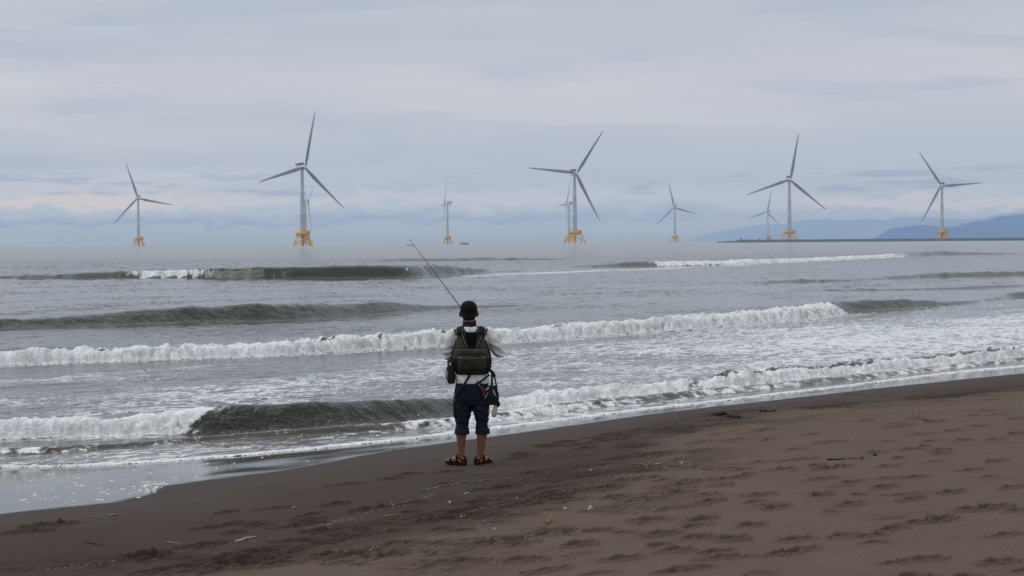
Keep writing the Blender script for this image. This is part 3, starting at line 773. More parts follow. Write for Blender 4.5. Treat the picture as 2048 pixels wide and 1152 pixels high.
_tw = MB(); _tw.rings([[Vector((r * math.cos(2 * math.pi * k / 28), r * math.sin(2 * math.pi * k / 28), z)) for k in range(28)]
                       for z, r in [(21.5, 3.9), (22.2, 4.0), (22.3, 3.75), (45, 3.55), (45.2, 3.62), (45.6, 3.62), (45.8, 3.54), (76, 2.85), (76.2, 2.92), (76.6, 2.92), (76.8, 2.84), (107, 2.1), (107.6, 2.35), (109, 2.35)]])
ME_TOWER = _tw.mesh('tower'); ME_TOWER.materials.append(M_TOWER)
def rrect(hx, hz, y, zc, r=1.2, n=5):
    pts = []
    for cx, cz, a0 in ((hx - r, hz - r, 0), (-hx + r, hz - r, 90), (-hx + r, -hz + r, 180), (hx - r, -hz + r, 270)):
        for k in range(n):
            a = R(a0 + 90 * k / (n - 1)); pts.append(Vector((cx + r * math.cos(a), y, zc + cz + r * math.sin(a))))
    return pts
_nc = MB(); _nc.rings([rrect(2.0, 2.0, -5.6, 110, 1.9), rrect(2.9, 3.0, -4.2, 110), rrect(3.4, 3.5, -2.0, 110), rrect(3.5, 3.6, 6, 110.1), rrect(3.4, 3.5, 11.0, 110.2), rrect(2.7, 2.8, 12.0, 110.3)])
ME_NAC = _nc.mesh('nacelle'); ME_NAC.materials.append(M_NAC)
_hp = MB()
_hp.box((0, 8.2, 113.95), (7.4, 7.6, .4))
for sx in (-3.6, 3.6): _hp.box((sx, 8.2, 115.15), (.18, 7.5, 2.0))
for sy in (4.5, 11.9): _hp.box((0, sy, 115.15), (7.0, .18, 2.0))
ME_HP = _hp.mesh('hoist_platform', False); ME_HP.materials.append(M_RED)
_cl = MB(); _cl.box((0, 1.6, 115.1), (6.4, 3.0, 2.6)); _cl.box((0, 1.6, 116.55), (5.4, 2.2, .3)); _cl.tube([(2.2, 3.2, 116.3), (2.2, 3.2, 119.0)], .12, 6)
ME_CL = _cl.mesh('cooler', False); ME_CL.materials.append(M_DARK)
_hb = MB(); _hb.rings([[Vector((r * math.cos(2 * math.pi * k / 20), y, 110 + r * math.sin(2 * math.pi * k / 20))) for k in range(20)]
                       for y, r in [(-5.4, 2.1), (-6.2, 2.5), (-8.0, 2.6), (-9.4, 2.2), (-10.4, 1.4), (-10.9, .4)]])
ME_HUB = _hb.mesh('hub'); ME_HUB.materials.append(M_NAC)
# jacket: four battered legs, X bracing, a deck house on top
LT, LB, ZT, ZB = 7.2, 12.2, 16.0, -8.0
def legp(i, z):
    k = (ZT - z) / ZT; w_ = LT + (LB - LT) * k
    return Vector((w_ * (1, -1, -1, 1)[i], w_ * (1, 1, -1, -1)[i], z))
ME_LEGS, ME_BR = [], []
for i in range(4):
    m_ = MB(); m_.tube([legp(i, ZB), legp(i, ZT)], [.80, .80], 10); m_.tube([legp(i, -1), legp(i, 2.0)], 1.25, 10)
    me_ = m_.mesh('leg'); me_.materials.append(M_YEL); ME_LEGS.append(me_)
    j = (i + 1) % 4; m_ = MB()
    for za, zb in ((1.2, 14.8),):
        m_.tube([legp(i, za), legp(j, zb)], .42, 8); m_.tube([legp(j, za), legp(i, zb)], .42, 8)
    m_.tube([legp(i, 15.2), legp(j, 15.2)], .6, 8)
    me_ = m_.mesh('brace'); me_.materials.append(M_YEL); ME_BR.append(me_)
_pf = MB()
_pf.rings([[Vector((r * math.cos(R(22.5) + math.pi / 4 * k), r * math.sin(R(22.5) + math.pi / 4 * k), z)) for k in range(8)] for z, r in [(15.6, 10.2), (17.2, 10.8), (17.3, 10.8), (19.4, 8.4), (20.4, 6.6), (22.0, 4.6)]])
ME_PF = _pf.mesh('platform'); ME_PF.materials.append(M_OCH)
_cc = MB(); _cc.tube([(0, 0, -8), (0, 0, 4), (0, 0, 15.6)], [1.7, 1.7, 2.6], 14)
ME_CC = _cc.mesh('centre_column'); ME_CC.materials.append(M_OCH)
_rl = MB(); oct8 = [Vector((10.9 * math.cos(R(22.5) + math.pi / 4 * k), 10.9 * math.sin(R(22.5) + math.pi / 4 * k), 17.2)) for k in range(8)]
for k in range(8):
    a_, b_ = oct8[k], oct8[(k + 1) % 8]
    for dz in (.6, 1.2): _rl.tube([a_ + Vector((0, 0, dz)), b_ + Vector((0, 0, dz))], .07, 5)
    for u in (0, .33, .66): q_ = a_.lerp(b_, u); _rl.tube([q_, q_ + Vector((0, 0, 1.2))], .07, 5)
ME_RL = _rl.mesh('railing'); ME_RL.materials.append(M_YEL)
_cr = MB(); _cr.tube([(9.3, 3.0, 17), (9.3, 3.0, 22.5)], .45, 8); _cr.tube([(9.3, 3.0, 22.3), (13.2, 4.0, 24.0)], [.4, .2], 8)
ME_CR = _cr.mesh('deck_crane'); ME_CR.materials.append(M_OCH)
_eq = MB(); _eq.box((8.2, -3.5, 19.2), (3.2, 4.0, 4.0)); ME_EQ = _eq.mesh('equipment_cabin', False); ME_EQ.materials.append(M_OCH)
_bo = MB()
for sy in (-1.2, 1.2): _bo.tube([(13.6, sy, -3), (13.6, sy, 8.6)], .3, 8); _bo.tube([(13.6, sy, 8.2), (9.6, sy, 8.2)], .25, 6); _bo.tube([(13.6, sy, 1.5), (11.8, sy, 1.5)], .25, 6)
for k in range(12): _bo.tube([(13.6, -1.2, -2 + k * .9), (13.6, 1.2, -2 + k * .9)], .09, 5)
_bo.box((12.2, 0, 8.5), (4.0, 3.4, .3))
ME_BO = _bo.mesh('boat_landing'); ME_BO.materials.append(M_YEL)

def child(name, me, parent, rot=None):
    o = bpy.data.objects.new(name, me); COL.objects.link(o); o.parent = parent
    if rot is not None: o.matrix_local = rot
    return o
def turbine(px, Y, yaw, theta, jrot, label):
    p = at_dist(px, hor(px), Y)
    yaw = R(yaw) - math.atan2(p.x, p.y)            # yaw is seen from the beach
    r_ = empty('wind_turbine', (p.x, p.y, 0.0), yaw, label, 'wind turbine', 'offshore wind turbines')
    fnd = bpy.data.objects.new('jacket_foundation', ME_PF); COL.objects.link(fnd); fnd.parent = r_
    fnd.rotation_euler = (0, 0, R(jrot) - yaw)
    for me_ in ME_LEGS: child('leg', me_, fnd)
    for me_ in ME_BR: child('brace', me_, fnd)
    for nm, me_ in (('centre_column', ME_CC), ('railing', ME_RL), ('deck_crane', ME_CR), ('equipment_cabin', ME_EQ), ('boat_landing', ME_BO)): child(nm, me_, fnd)
    child('tower', ME_TOWER, r_)
    up_ = Matrix.Translation((0, 0, 1.8)); nc = child('nacelle', ME_NAC, r_, up_); child('hoist_platform', ME_HP, nc); child('cooler', ME_CL, nc)
    child('hub', ME_HUB, r_, up_)
    for k in range(3):
        Mx = Matrix.Translation((0, -8.0, 111.8)) @ Matrix.Rotation(R(-5), 4, 'X') @ Matrix.Rotation(R(theta + 120 * k), 4, 'Y') @ Matrix.Diagonal((1, 1, 1.035, 1))
        child('blade', ME_BLADE, r_, Mx)
    return r_
TURB = [(277.5, 3950, -8, -18, 20, 'wind turbine farthest left, standing alone at mid distance on its yellow jacket'),
        (605.8, 2436, 33, 14, 12, 'nearest and largest wind turbine, left of the angler, rotor turned to the right'),
        (611.5, 4450, 78, 60, 30, 'distant turbine seen edge-on, almost hidden behind the tower of the largest turbine'),
        (895.3, 4750, -85, 26, 8, 'slim distant turbine seen edge-on, just above the angler and left of the blue workboat'),
        (1138.5, 4900, -76, 28, 35, 'distant edge-on turbine tight against the left side of a large turbine'),
        (1149.8, 2714, 23, 35, 42, 'large turbine right of the angler with one blade level to the left'),
        (1350, 5480, -18, -14, 15, 'small distant turbine on open water just left of the breakwater tip'),
        (1535.8, 6480, -24, 12, 25, 'smallest turbine, far behind the breakwater, its blades just left of a tall turbine'),
        (1579, 3064, 12, 11, 38, 'tall turbine standing behind the breakwater in front of the pale blue hills'),
        (1884, 3475, -11, -33, 10, 'turbine farthest right with one blade level to the right, behind the breakwater')]
for a_ in TURB: turbine(*a_)

# ---------------------------------------------------------------- breakwater
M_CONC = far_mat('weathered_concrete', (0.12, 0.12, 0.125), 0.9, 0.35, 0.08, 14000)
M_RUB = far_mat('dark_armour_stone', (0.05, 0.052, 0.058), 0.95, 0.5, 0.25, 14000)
A = at_dist(1434, hor(1434), 2930); B = at_dist(2480, hor(2480), 2800)
bw_ = empty('breakwater', (A.x, A.y, 0), math.atan2(B.y - A.y, B.x - A.x), 'long low dark breakwater running in from the right of the horizon', 'breakwater')
LEN = math.hypot(B.x - A.x, B.y - A.y)
nx, nc = 1400, 11
u = np.linspace(0, LEN, nx); cs = np.array([(-9, -2), (-7.5, 0), (-6, 1.2), (-4.5, 2.2), (-3.4, 3.0), (-1.5, 3.1), (1.5, 3.1), (3.4, 3.0), (5, 1.8), (7, 0), (9, -2)])
UU, CY = np.meshgrid(u, cs[:, 0], indexing='ij'); CZ = np.broadcast_to(cs[:, 1], UU.shape).copy()
taper = sstep(0, 42, UU) * 0.55 + 0.45
CZ = np.where(CZ > 0, CZ * taper, CZ) + 0.9 * perlin(UU / 3.1, CY / 2.0, 3) + 0.5 * perlin(UU / 1.4, CY / 1.1, 4) + 0.25 * perlin(UU / 40, CY * 0, 5)
me = grid_mesh('rubble_mound', np.stack([UU, CY, CZ], -1)); link_mesh('rubble_mound', me, M_RUB, bw_)
pw = MB(); x0 = 34.0; k = 0
while x0 < LEN - 20:
    l_ = 18.0; pw.box((x0 + l_ / 2, 0.6, 3.6 + _r.uniform(-.10, .10)), (l_ - .25, 2.2, 2.0)); x0 += l_; k += 1
pw.build('parapet_wall', M_CONC, bw_, False)
for dx, h_, w_, lab in ((41, 2.6, 2.4, 'dark squat block on the breakwater, nearest to its tip'), (48, 1.6, 1.4, 'small dark post on the breakwater, second from its tip'), (72, 2.0, 2.0, 'low dark block on the breakwater, third from its tip')):
    M2 = Matrix.Translation((A.x, A.y, 0)) @ Matrix.Rotation(math.atan2(B.y - A.y, B.x - A.x), 4, 'Z')
    q_ = M2 @ Vector((dx, .6, 4.5))
    m_ = MB(); m_.box((0, 0, h_ * .4), (w_, w_, h_ * .8)); m_.tube([(0, 0, h_ * .8), (0, 0, h_)], [w_ * .38, w_ * .25], 8)
    o = m_.build('concrete_block', M_RUB, None, False); o.location = q_; tag(o, lab, 'block')

# thin radio mast on the land behind
M_MAST = far_mat('grey_mast_steel', (0.22, 0.24, 0.28), 0.5, 0.1, 0.3, 7000)
p = at_dist(2017, 478, 4300)
ms = MB(); hh = 66.0
for k in range(3):
    a = 2 * math.pi * k / 3; ms.tube([(1.1 * math.cos(a), 1.1 * math.sin(a), -2), (.5 * math.cos(a), .5 * math.sin(a), hh)], .16, 6)
for j in range(30):
    z0_, z1_ = hh * j / 30, hh * (j + 1) / 30; r0_, r1_ = 1.1 - .6 * j / 30, 1.1 - .6 * (j + 1) / 30
    for k in range(3):
        a, b2 = 2 * math.pi * k / 3, 2 * math.pi * (k + 1) / 3
        ms.tube([(r0_ * math.cos(a), r0_ * math.sin(a), z0_), (r1_ * math.cos(b2), r1_ * math.sin(b2), z1_)], .08, 5)
o = ms.build('radio_mast', M_MAST); o.location = (p.x, p.y, 0); tag(o, 'thin grey lattice mast in front of the hills at far right', 'mast')

# ---------------------------------------------------------------- boats
def hull(L, Bm, D, sheer=0.5, n=18):
    rings = []
    for i in range(n + 1):
        u_ = i / n; x = -L / 2 + L * u_
        wv = Bm / 2 * (1 - max(0, (u_ - .45) / .55) ** 2.2) * (0.86 + .14 * min(1, u_ * 4)); wv = max(wv, .04)
        top = D + sheer * max(0, u_ - .4) ** 2 * 2.8
        rings.append([Vector((x, wv, top)), Vector((x, wv * .92, top * .45)), Vector((x, wv * .6, -.35)), Vector((x, 0, -.6)), Vector((x, -wv * .6, -.35)), Vector((x, -wv * .92, top * .45)), Vector((x, -wv, top)), Vector((x, 0, top - .12))])
    return MB().rings(rings)
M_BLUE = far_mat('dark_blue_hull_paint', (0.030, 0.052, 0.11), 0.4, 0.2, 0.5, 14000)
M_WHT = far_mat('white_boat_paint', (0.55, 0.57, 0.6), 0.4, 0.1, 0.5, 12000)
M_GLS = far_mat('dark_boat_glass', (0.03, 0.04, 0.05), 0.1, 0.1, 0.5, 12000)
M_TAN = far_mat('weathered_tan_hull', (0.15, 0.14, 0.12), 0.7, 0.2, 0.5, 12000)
p = at_dist(928, hor(928), 3050)
bt = empty('workboat', (p.x, p.y, 0.0), R(3), 'dark blue workboat with white wheelhouse on the horizon above the angler', 'boat')
hu = hull(16.5, 4.8, 1.9, 1.0); hu.build('hull', M_BLUE, bt)
wh = MB(); wh.box((-2.6, 0, 2.8), (5.2, 3.6, 2.0)); wh.box((-3.0, 0, 4.6), (3.4, 3.0, 1.7)); wh.box((-3.0, 0, 5.53), (3.9, 3.4, .16)); wo = wh.build('wheelhouse', M_WHT, bt, False)
wi = MB(); wi.box((-3.0, 0, 4.85), (3.44, 2.5, .7)); wi.box((-3.0, 0, 4.85), (2.7, 3.04, .7)); wi.build('window', M_GLS, wo, False)
ma = MB(); ma.tube([(-3.9, 0, 5.6), (-3.9, 0, 8.0)], [.14, .08], 8); ma.box((-3.9, 0, 7.2), (.15, 1.6, .12)); ma.tube([(-2.6, 0, 5.6), (-2.6, 0, 6.4)], .3, 8); ma.build('mast', M_WHT, bt)
dk = MB(); dk.box((3.0, 0, 2.3), (2.6, 2.0, .8)); dk.tube([(1.2, .9, 1.8), (1.2, .9, 4.0), (4.2, .9, 4.5)], .18, 8); dk.build('deck_gear', M_BLUE, bt)
p = at_dist(819.5, hor(819), 2250)
sb = empty('skiff', (p.x, p.y, 0.0), R(-4), 'tiny low tan open boat on the horizon beside the rod tip', 'boat')
hull(8.8, 2.2, .85, .4).build('hull', M_TAN, sb)
c_ = MB(); c_.box((-2.6, 0, 1.25), (1.3, 1.2, .9)); c_.build('console', M_TAN, sb, False)
m_ = MB(); m_.box((-4.5, 0, .95), (.45, .4, .9)); m_.tube([(-4.5, 0, 1.4), (-4.15, 0, 1.5)], .16, 6); m_.build('outboard_motor', M_DARK, sb, False)
# ---------------------------------------------------------------- the angler
from mathutils import noise as mnoise
PY = 17.8; PPM = PY / FPX
_p0 = on_ground(938, 930)
PX0 = at_dist(940, 930, PY).x
P0 = Vector((PX0, PY, ground_z(PX0, PY) - 0.006))
person = empty('person', P0, 0.0, 'angler seen from behind in black cap, olive vest, white shirt and navy cropped trousers', 'person')

def fused(mb, voxel, smooth=4, name='m'):
    """unite overlapping lofts into one continuous skin"""
    me = mb.mesh(name, False); o = bpy.data.objects.new('tmp', me); COL.objects.link(o)
    md = o.modifiers.new('r', 'REMESH'); md.mode = 'VOXEL'; md.voxel_size = voxel
    if smooth:
        sm_ = o.modifiers.new('s', 'SMOOTH'); sm_.iterations = smooth; sm_.factor = 0.5
    dg = bpy.context.evaluated_depsgraph_get()
    out = bpy.data.meshes.new_from_object(o.evaluated_get(dg)); out.name = name
    bpy.data.objects.remove(o); bpy.data.meshes.remove(me)
    out.polygons.foreach_set('use_smooth', [True] * len(out.polygons))
    return out
def wrinkle(me, fn):
    ns = [v.normal.copy() for v in me.vertices]
    for v, n_ in zip(me.vertices, ns): v.co += n_ * fn(v.co)
    me.update()
def ell(z, cx, cy, a, b, p=2.2, n=28):
    pts = []
    for k in range(n):
        t_ = 2 * math.pi * k / n; c, s_ = math.cos(t_), math.sin(t_)
        pts.append(Vector((cx + a * math.copysign(abs(c) ** (2 / p), c), cy + b * math.copysign(abs(s_) ** (2 / p), s_), z)))
    return pts
def V(*a): return Vector(a)

def fabric(name, col, rough=0.85, var=0.18, scale=14, weave=900, bump=0.25, spec=0.25):
    mt, t, b, out = new_mat(name)
    tc = t.new('ShaderNodeTexCoord').outputs['Object']
    n1 = t.noise(tc, scale, 5, 0.65); n2 = t.noise(tc, weave, 2, 0.6)
    c = t.mix(n1, tuple(x * (1 - var) for x in col), tuple(x * (1 + var) for x in col))
    c = t.mix(t.math('MULTIPLY', n2, 0.35), c, tuple(x * .6 for x in col))
    t.link(c, b.inputs['Base Color']); b.inputs['Roughness'].default_value = rough; b.inputs['Specular IOR Level'].default_value = spec
    bn = t.new('ShaderNodeBump', i_Strength=bump); bn.inputs['Distance'].default_value = 0.004
    t.link(t.math('ADD', t.noise(tc, 60, 4, 0.6), t.math('MULTIPLY', n2, 0.5)), bn.inputs['Height']); t.link(bn.outputs[0], b.inputs['Normal'])
    return mt
M_SKIN = fabric('tanned_skin', (0.225, 0.092, 0.051), 0.55, 0.14, 22, 400, 0.1, 0.4)
M_SHIRT = fabric('white_cotton_shirt', (0.70, 0.68, 0.69), 0.9, 0.06, 10)
M_NAVY = fabric('navy_trouser_cloth', (0.0075, 0.0115, 0.023), 0.85, 0.35, 9)
M_OLIVE = fabric('olive_vest_nylon', (0.031, 0.037, 0.018), 0.6, 0.22, 12, 1200, 0.3, 0.35)
M_OLIVE2 = fabric('dark_olive_pocket_nylon', (0.020, 0.024, 0.013), 0.55, 0.22, 12, 1200, 0.3, 0.35)
M_BLK = fabric('black_webbing', (0.0085, 0.0085, 0.009), 0.8, 0.2, 30, 1500, 0.3, 0.2)
M_CAP = fabric('black_cap_twill', (0.006, 0.006, 0.0065), 0.9, 0.2, 30, 1500, 0.3, 0.15)
M_MESH = fabric('black_back_mesh', (0.005, 0.005, 0.006), 0.95, 0.4, 300, 1500, 0.5, 0.1)
M_GREY = plain('grey_reflective_tape', (0.060, 0.062, 0.070), 0.45, 0.15, 60)
M_RUBB = plain('black_sandal_rubber', (0.006, 0.006, 0.0065), 0.8, 0.2, 60, bump=0.2, spec=0.15)
M_HAIR = plain('black_hair', (0.008, 0.007, 0.006), 0.6, 0.3, 200, bump=0.4)
M_EYE = plain('eye_white', (0.6, 0.58, 0.55), 0.2, 0.05); M_LIP = plain('lips', (0.25, 0.07, 0.055), 0.5, 0.1)

RODG = at_dist(975, 688, 18.17) - P0          # where the right hand closes on the rod
RODT = at_dist(821, 478, 19.75) - P0          # rod tip
RODD = (RODT - RODG).normalized()
HANDR = RODG.copy(); HANDL = RODG + RODD * 0.10 + V(-0.075, 0.02, -0.085)

# body: one skin
bd = MB()
bd.rings([ell(z, cx, cy, a, b, 2.3) for z, cx, cy, a, b in [(.74, .022, 0, .15, .10), (.84, .022, 0, .155, .10), (.95, .022, .005, .145, .095), (1.08, .022, .01, .15, .10), (1.22, .022, .01, .168, .108),
                                                            (1.33, .021, .005, .175, .105), (1.39, .02, -.002, .165, .09), (1.43, .016, -.008, .11, .07), (1.455, .01, -.008, .065, .058)]])
bd.tube([V(.01, -.012, 1.40), V(.004, -.004, 1.46), V(.0, .008, 1.53), V(0, .02, 1.58)], [.070, .062, .060, .062], 20)
bd.ball(V(0, .022, 1.615), (.079, .097, .100), 24, 16); bd.ball(V(0, .045, 1.555), (.060, .070, .070), 20, 12)
bd.tube([V(0, .112, 1.605), V(0, .132, 1.575), V(0, .122, 1.562)], [.010, .016, .013], 10)
for sx in (-1, 1):
    bd.ball(V(sx * .087, .012, 1.588), (.016, .024, .036), 14, 10, Matrix.Rotation(sx * .6, 3, 'Z'))
    bd.ball(V(sx * .079, .024, 1.566), (.009, .012, .014), 10, 8)
# arms
ARM_L = [V(-.150, 0, 1.375), V(-.197, .0, 1.30), V(-.222, .012, 1.21), V(-.222, .045, 1.142)]
ARM_R = [V(.192, 0, 1.378), V(.243, .0, 1.32), V(.285, .015, 1.235), V(.318, .040, 1.160)]
for arm, hand in ((ARM_L, HANDL), (ARM_R, HANDR)):
    el_ = arm[-1]; wr = hand + (el_ - hand).normalized() * .085
    bd.tube(arm + [el_.lerp(wr, .35), el_.lerp(wr, .7), wr, wr.lerp(hand, .5)], [.055, .050, .043, .041, .041, .034, .027, .028], 16)
# hands: palm, four bent fingers round the rod / reel knob, and a thumb from the side
def hand_on(mb, c, axis, wrist, sx):
    ax = axis.normalized(); back = (wrist - c); back = (back - ax * back.dot(ax)).normalized(); side = ax.cross(back)
    palm = c + back * .034
    M3 = Matrix((ax, side, back)).transposed()
    mb.ball(palm, (.043, .030, .017), 16, 10, M3); mb.tube([palm, palm.lerp(wrist, .8)], [.024, .026], 12)
    for k, (o_, ln_) in enumerate(((.033, .92), (.011, 1.0), (-.011, .95), (-.031, .78))):
        pts = []
        for a in (0.15, .9, 1.75, 2.6, 3.3):
            rr_ = .0215 + .004 * math.cos(a)
            pts.append(c + ax * (o_ + .003 * a * (1 if k == 3 else 0)) + (back * math.cos(a * ln_) + side * sx * math.sin(a * ln_)) * (rr_ + .006))
        mb.tube(pts, [.0098, .0094, .0088, .0082, .0066], 10)
    th = [palm + ax * .030 - side * sx * .022, c + ax * .050 - side * sx * .027 + back * .010, c + ax * .066 - side * sx * .020 - back * .010, c + ax * .078 - side * sx * .008 - back * .018]
    mb.tube(th, [.0125, .0115, .0105, .0080], 10)
hand_on(bd, HANDR, RODD, ARM_R[-1].lerp(HANDR, .78), 1)
hand_on(bd, HANDL, V(.3, .9, .1), ARM_L[-1].lerp(HANDL, .78), -1)
# legs and feet
FOOTL = (V(-.080, -.022, 0), V(-.68, .73, 0).normalized()); FOOTR = (V(.092, -.020, 0), V(.50, .86, 0).normalized())
for hip, knee, calf, shin, ank, (heel, fd) in ((V(-.070, 0, .80), V(-.083, .015, .47), V(-.088, -.014, .335), V(-.091, -.004, .20), V(-.093, .004, .095), FOOTL),
                                               (V(.112, 0, .80), V(.133, .015, .47), V(.129, -.014, .335), V(.116, -.004, .20), V(.105, .004, .095), FOOTR)):
    bd.tube([hip, hip.lerp(knee, .55), knee, calf, shin, ank, ank + V(0, 0, -.05)], [.070, .062, .050, .0565, .041, .0315, .035], 20)
    sd = V(-fd.y, fd.x, 0)
    def fp(u, z): return heel + fd * u + V(0, 0, z)
    bd.tube([fp(-.012, .052), fp(.03, .058), fp(.075, .062), fp(.13, .052), fp(.18, .044), fp(.205, .040)], [.026, .033, .034, .033, .030, .020], 16, 1.0)
    bd.ball(fp(.0, .046), (.031, .031, .026), 14, 10); bd.ball(fp(.165, .042), (.042, .042, .016), 16, 8)
    for k in range(5):
        o_ = (-.034, -.015, .002, .018, .032)[k] * (1 if fd.x > 0 else -1); r_ = (.0135, .0105, .010, .0092, .0085)[k]; l_ = (.232, .232, .225, .215, .202)[k]
        bd.tube([fp(.18, .040) + sd * o_ * .9, fp(l_ - .012, .040) + sd * o_, fp(l_, .036) + sd * o_], [r_ * .95, r_, r_ * .7], 8)
me = fused(bd, .0048, 3, 'body')
me.materials.append(M_SKIN); body = bpy.data.objects.new('body', me); COL.objects.link(body); body.parent = person
for sx in (-1, 1):
    e_ = MB().ball(V(sx * .031, .107, 1.606), (.013, .008, .0065), 12, 8).build('eye', M_EYE, body)
    br_ = MB().tube([V(sx * .016, .116, 1.622), V(sx * .032, .112, 1.626), V(sx * .047, .100, 1.622)], .0035, 6); br_.build('eyebrow', M_HAIR, body)
MB().tube([V(-.022, .108, 1.535), V(0, .116, 1.537), V(.022, .108, 1.535)], [.003, .006, .003], 8).build('mouth', M_LIP, body)
# short black hair under the cap down to the nape
hr = MB(); hr.ball(V(0, .010, 1.600), (.0860, .101, .108), 28, 20)
me = hr.mesh('hair'); bm = bmesh.new(); bm.from_mesh(me)
bmesh.ops.delete(bm, geom=[v for v in bm.verts if v.co.z < 1.512 or (v.co.y > .045 and v.co.z < 1.66) or (abs(v.co.x) > .05 and v.co.z < 1.585 and v.co.y > -.02)], context='VERTS')
bm.to_mesh(me); bm.free(); link_mesh('hair', me, M_HAIR, person)
# cap: crown with a bill pointing out to sea
cp = MB(); rings = []
for k in range(13):
    a = k / 12 * math.pi / 2; z = 1.595 + .128 * math.sin(a); q = math.cos(a) ** .72 * (.91 + .09 * min(1, k / 4))
    rings.append([V(.098 * q * math.cos(t_) * .985, .010 + .116 * q * math.sin(t_), z + .040 * max(0, math.sin(t_)) * (1 - k / 12) ** 1.5 - (.010 if k == 0 else 0)) for t_ in [2 * math.pi * j / 32 for j in range(32)]])
cp.rings(rings, True); cp.ball(V(0, .010, 1.7225), .007, 10, 6)
cap = cp.build('cap', M_CAP, person)
bl = MB(); rows = []
for i in range(7):
    u_ = i / 6; y = .10 + .085 * u_; wv = .082 * math.cos(u_ * 1.1)
    rows.append([V(wv * s_, y - .03 * abs(s_) ** 2, 1.634 - .016 * u_ - .018 * s_ * s_) for s_ in [-1 + 2 * j / 10 for j in range(11)]])
bl.rings(rows, False, False); bl.rings([[p + V(0, 0, .004) for p in r_] for r_ in rows], False, False); bl.build('bill', M_CAP, cap)
MB().tube([V(-.05, -.096, 1.590), V(-.02, -.108, 1.588), V(.02, -.108, 1.588), V(.05, -.096, 1.590)], .006, 8, .5).build('strap', M_CAP, cap)
# black neck gaiter
ng = MB(); ng.rings([[V(.006 + r_ * math.cos(t_), cy + r_ * .95 * math.sin(t_), z + .012 * math.sin(t_)) for t_ in [2 * math.pi * j / 28 for j in range(28)]]
                     for z, r_, cy in [(1.425, .084, -.01), (1.445, .079, -.008), (1.470, .073, -.004), (1.495, .070, .002), (1.518, .0690, .006), (1.512, .063, .006)]], False)
me = ng.mesh('neck_gaiter'); wrinkle(me, lambda c: .003 * mnoise.noise(c * 40)); link_mesh('neck_gaiter', me, M_BLK, person)

# shirt
sh = MB()
sh.rings([ell(z, cx, cy, a, b, 2.4) for z, cx, cy, a, b in [(.862, .032, .0, .178, .146), (.90, .030, 0, .177, .142), (.97, .026, .003, .166, .126), (1.08, .022, .008, .163, .117), (1.22, .022, .008, .180, .122), (1.33, .021, .004, .190, .118),
                                                            (1.385, .02, -.002, .180, .104), (1.420, .018, -.006, .138, .086), (1.445, .012, -.008, .086, .074), (1.458, .009, -.008, .070, .066)]])
for arm, hand in ((ARM_L, HANDL), (ARM_R, HANDR)):
    el_ = arm[-1]
    sh.tube([arm[0] + (V(.05, 0, 0) if arm is ARM_L else V(-.05, 0, 0)), arm[0], arm[1], arm[2], el_, el_.lerp(hand, .16), el_.lerp(hand, .30)], [.07, .0710, .064, .056, .050, .049, .045], 20)
me = fused(sh, .007, 5, 'shirt')
def shirt_w(c):
    d = .008 * mnoise.noise(c * 9) + .0045 * mnoise.noise(c * 22)
    if c.x > .21 or c.x < -.15:      # gathered sleeves
        q = c.z * 95 + c.x * (55 if c.x > 0 else -35) + 3 * mnoise.noise(c * 10)
        k = min(1, max(0, (1.33 - c.z) / .1)); d += .0052 * k * math.sin(q)
    if c.z < .99: d += .005 * math.sin(c.x * 30 + c.z * 46 + 3 * mnoise.noise(c * 8))
    return d
wrinkle(me, shirt_w)
me.materials.append(M_SHIRT); shirt = bpy.data.objects.new('shirt', me); COL.objects.link(shirt); shirt.parent = person

# cropped trousers with turned-up hems
tr_ = MB()
tr_.rings([ell(z, cx, 0, a, b, 2.5) for z, cx, a, b in [(.615, .026, .10, .06), (.65, .024, .165, .115), (.70, .022, .184, .138), (.78, .022, .182, .140), (.85, .027, .172, .136), (.905, .032, .163, .128)]])
for legs in ([(.72, -.068, .100, .125), (.60, -.070, .094, .112), (.52, -.075, .085, .100), (.44, -.078, .066, .082), (.40, -.080, .067, .080), (.365, -.081, .072, .082), (.342, -.081, .0735, .084)],
             [(.72, .115, .098, .125), (.60, .116, .092, .112), (.52, .126, .074, .098), (.44, .127, .064, .082), (.40, .130, .066, .080), (.365, .134, .071, .082), (.345, .135, .072, .084)]):
    tr_.rings([ell(z, cx, .002, a, b, 2.3) for z, cx, a, b in legs])
me = fused(tr_, .007, 4, 'trousers')
def trs_w(c):
    d = .005 * mnoise.noise(c * 8) + .003 * mnoise.noise(c * 22)
    k = math.exp(-((c.z - .50) / .13) ** 2); d += .0034 * k * math.sin(c.z * 62 + c.x * 22 + 4 * mnoise.noise(c * 7))
    if c.z < .70 and c.z > .58: d += .0026 * math.sin((c.z + abs(c.x - .025) * .9) * 70 + 2 * mnoise.noise(c * 9))
    return d
wrinkle(me, trs_w)
me.materials.append(M_NAVY); trou = bpy.data.objects.new('cropped_trousers', me); COL.objects.link(trou); trou.parent = person
for cx, a in ((-.081, .079), (.1345, .0775)):
    cf = MB(); cf.rings([ell(z, cx, .002, a_, b_, 2.2) for z, a_, b_ in [(.334, a - .012, .074), (.330, a - .004, .084), (.336, a, .089), (.360, a - .001, .087), (.385, a - .004, .085), (.392, a - .010, .078)]], False)
    me = cf.mesh('cuff'); wrinkle(me, lambda c: .004 * mnoise.noise(c * 18)); link_mesh('cuff', me, M_NAVY, trou)
cg = MB(); cg.rings([ell(z, -.152, -.005, a, b, 3) for z, a, b in [(.500, .010, .05), (.51, .017, .066), (.60, .020, .07), (.67, .019, .068), (.70, .012, .062)]])
cg.build('cargo_pocket', M_NAVY, trou)
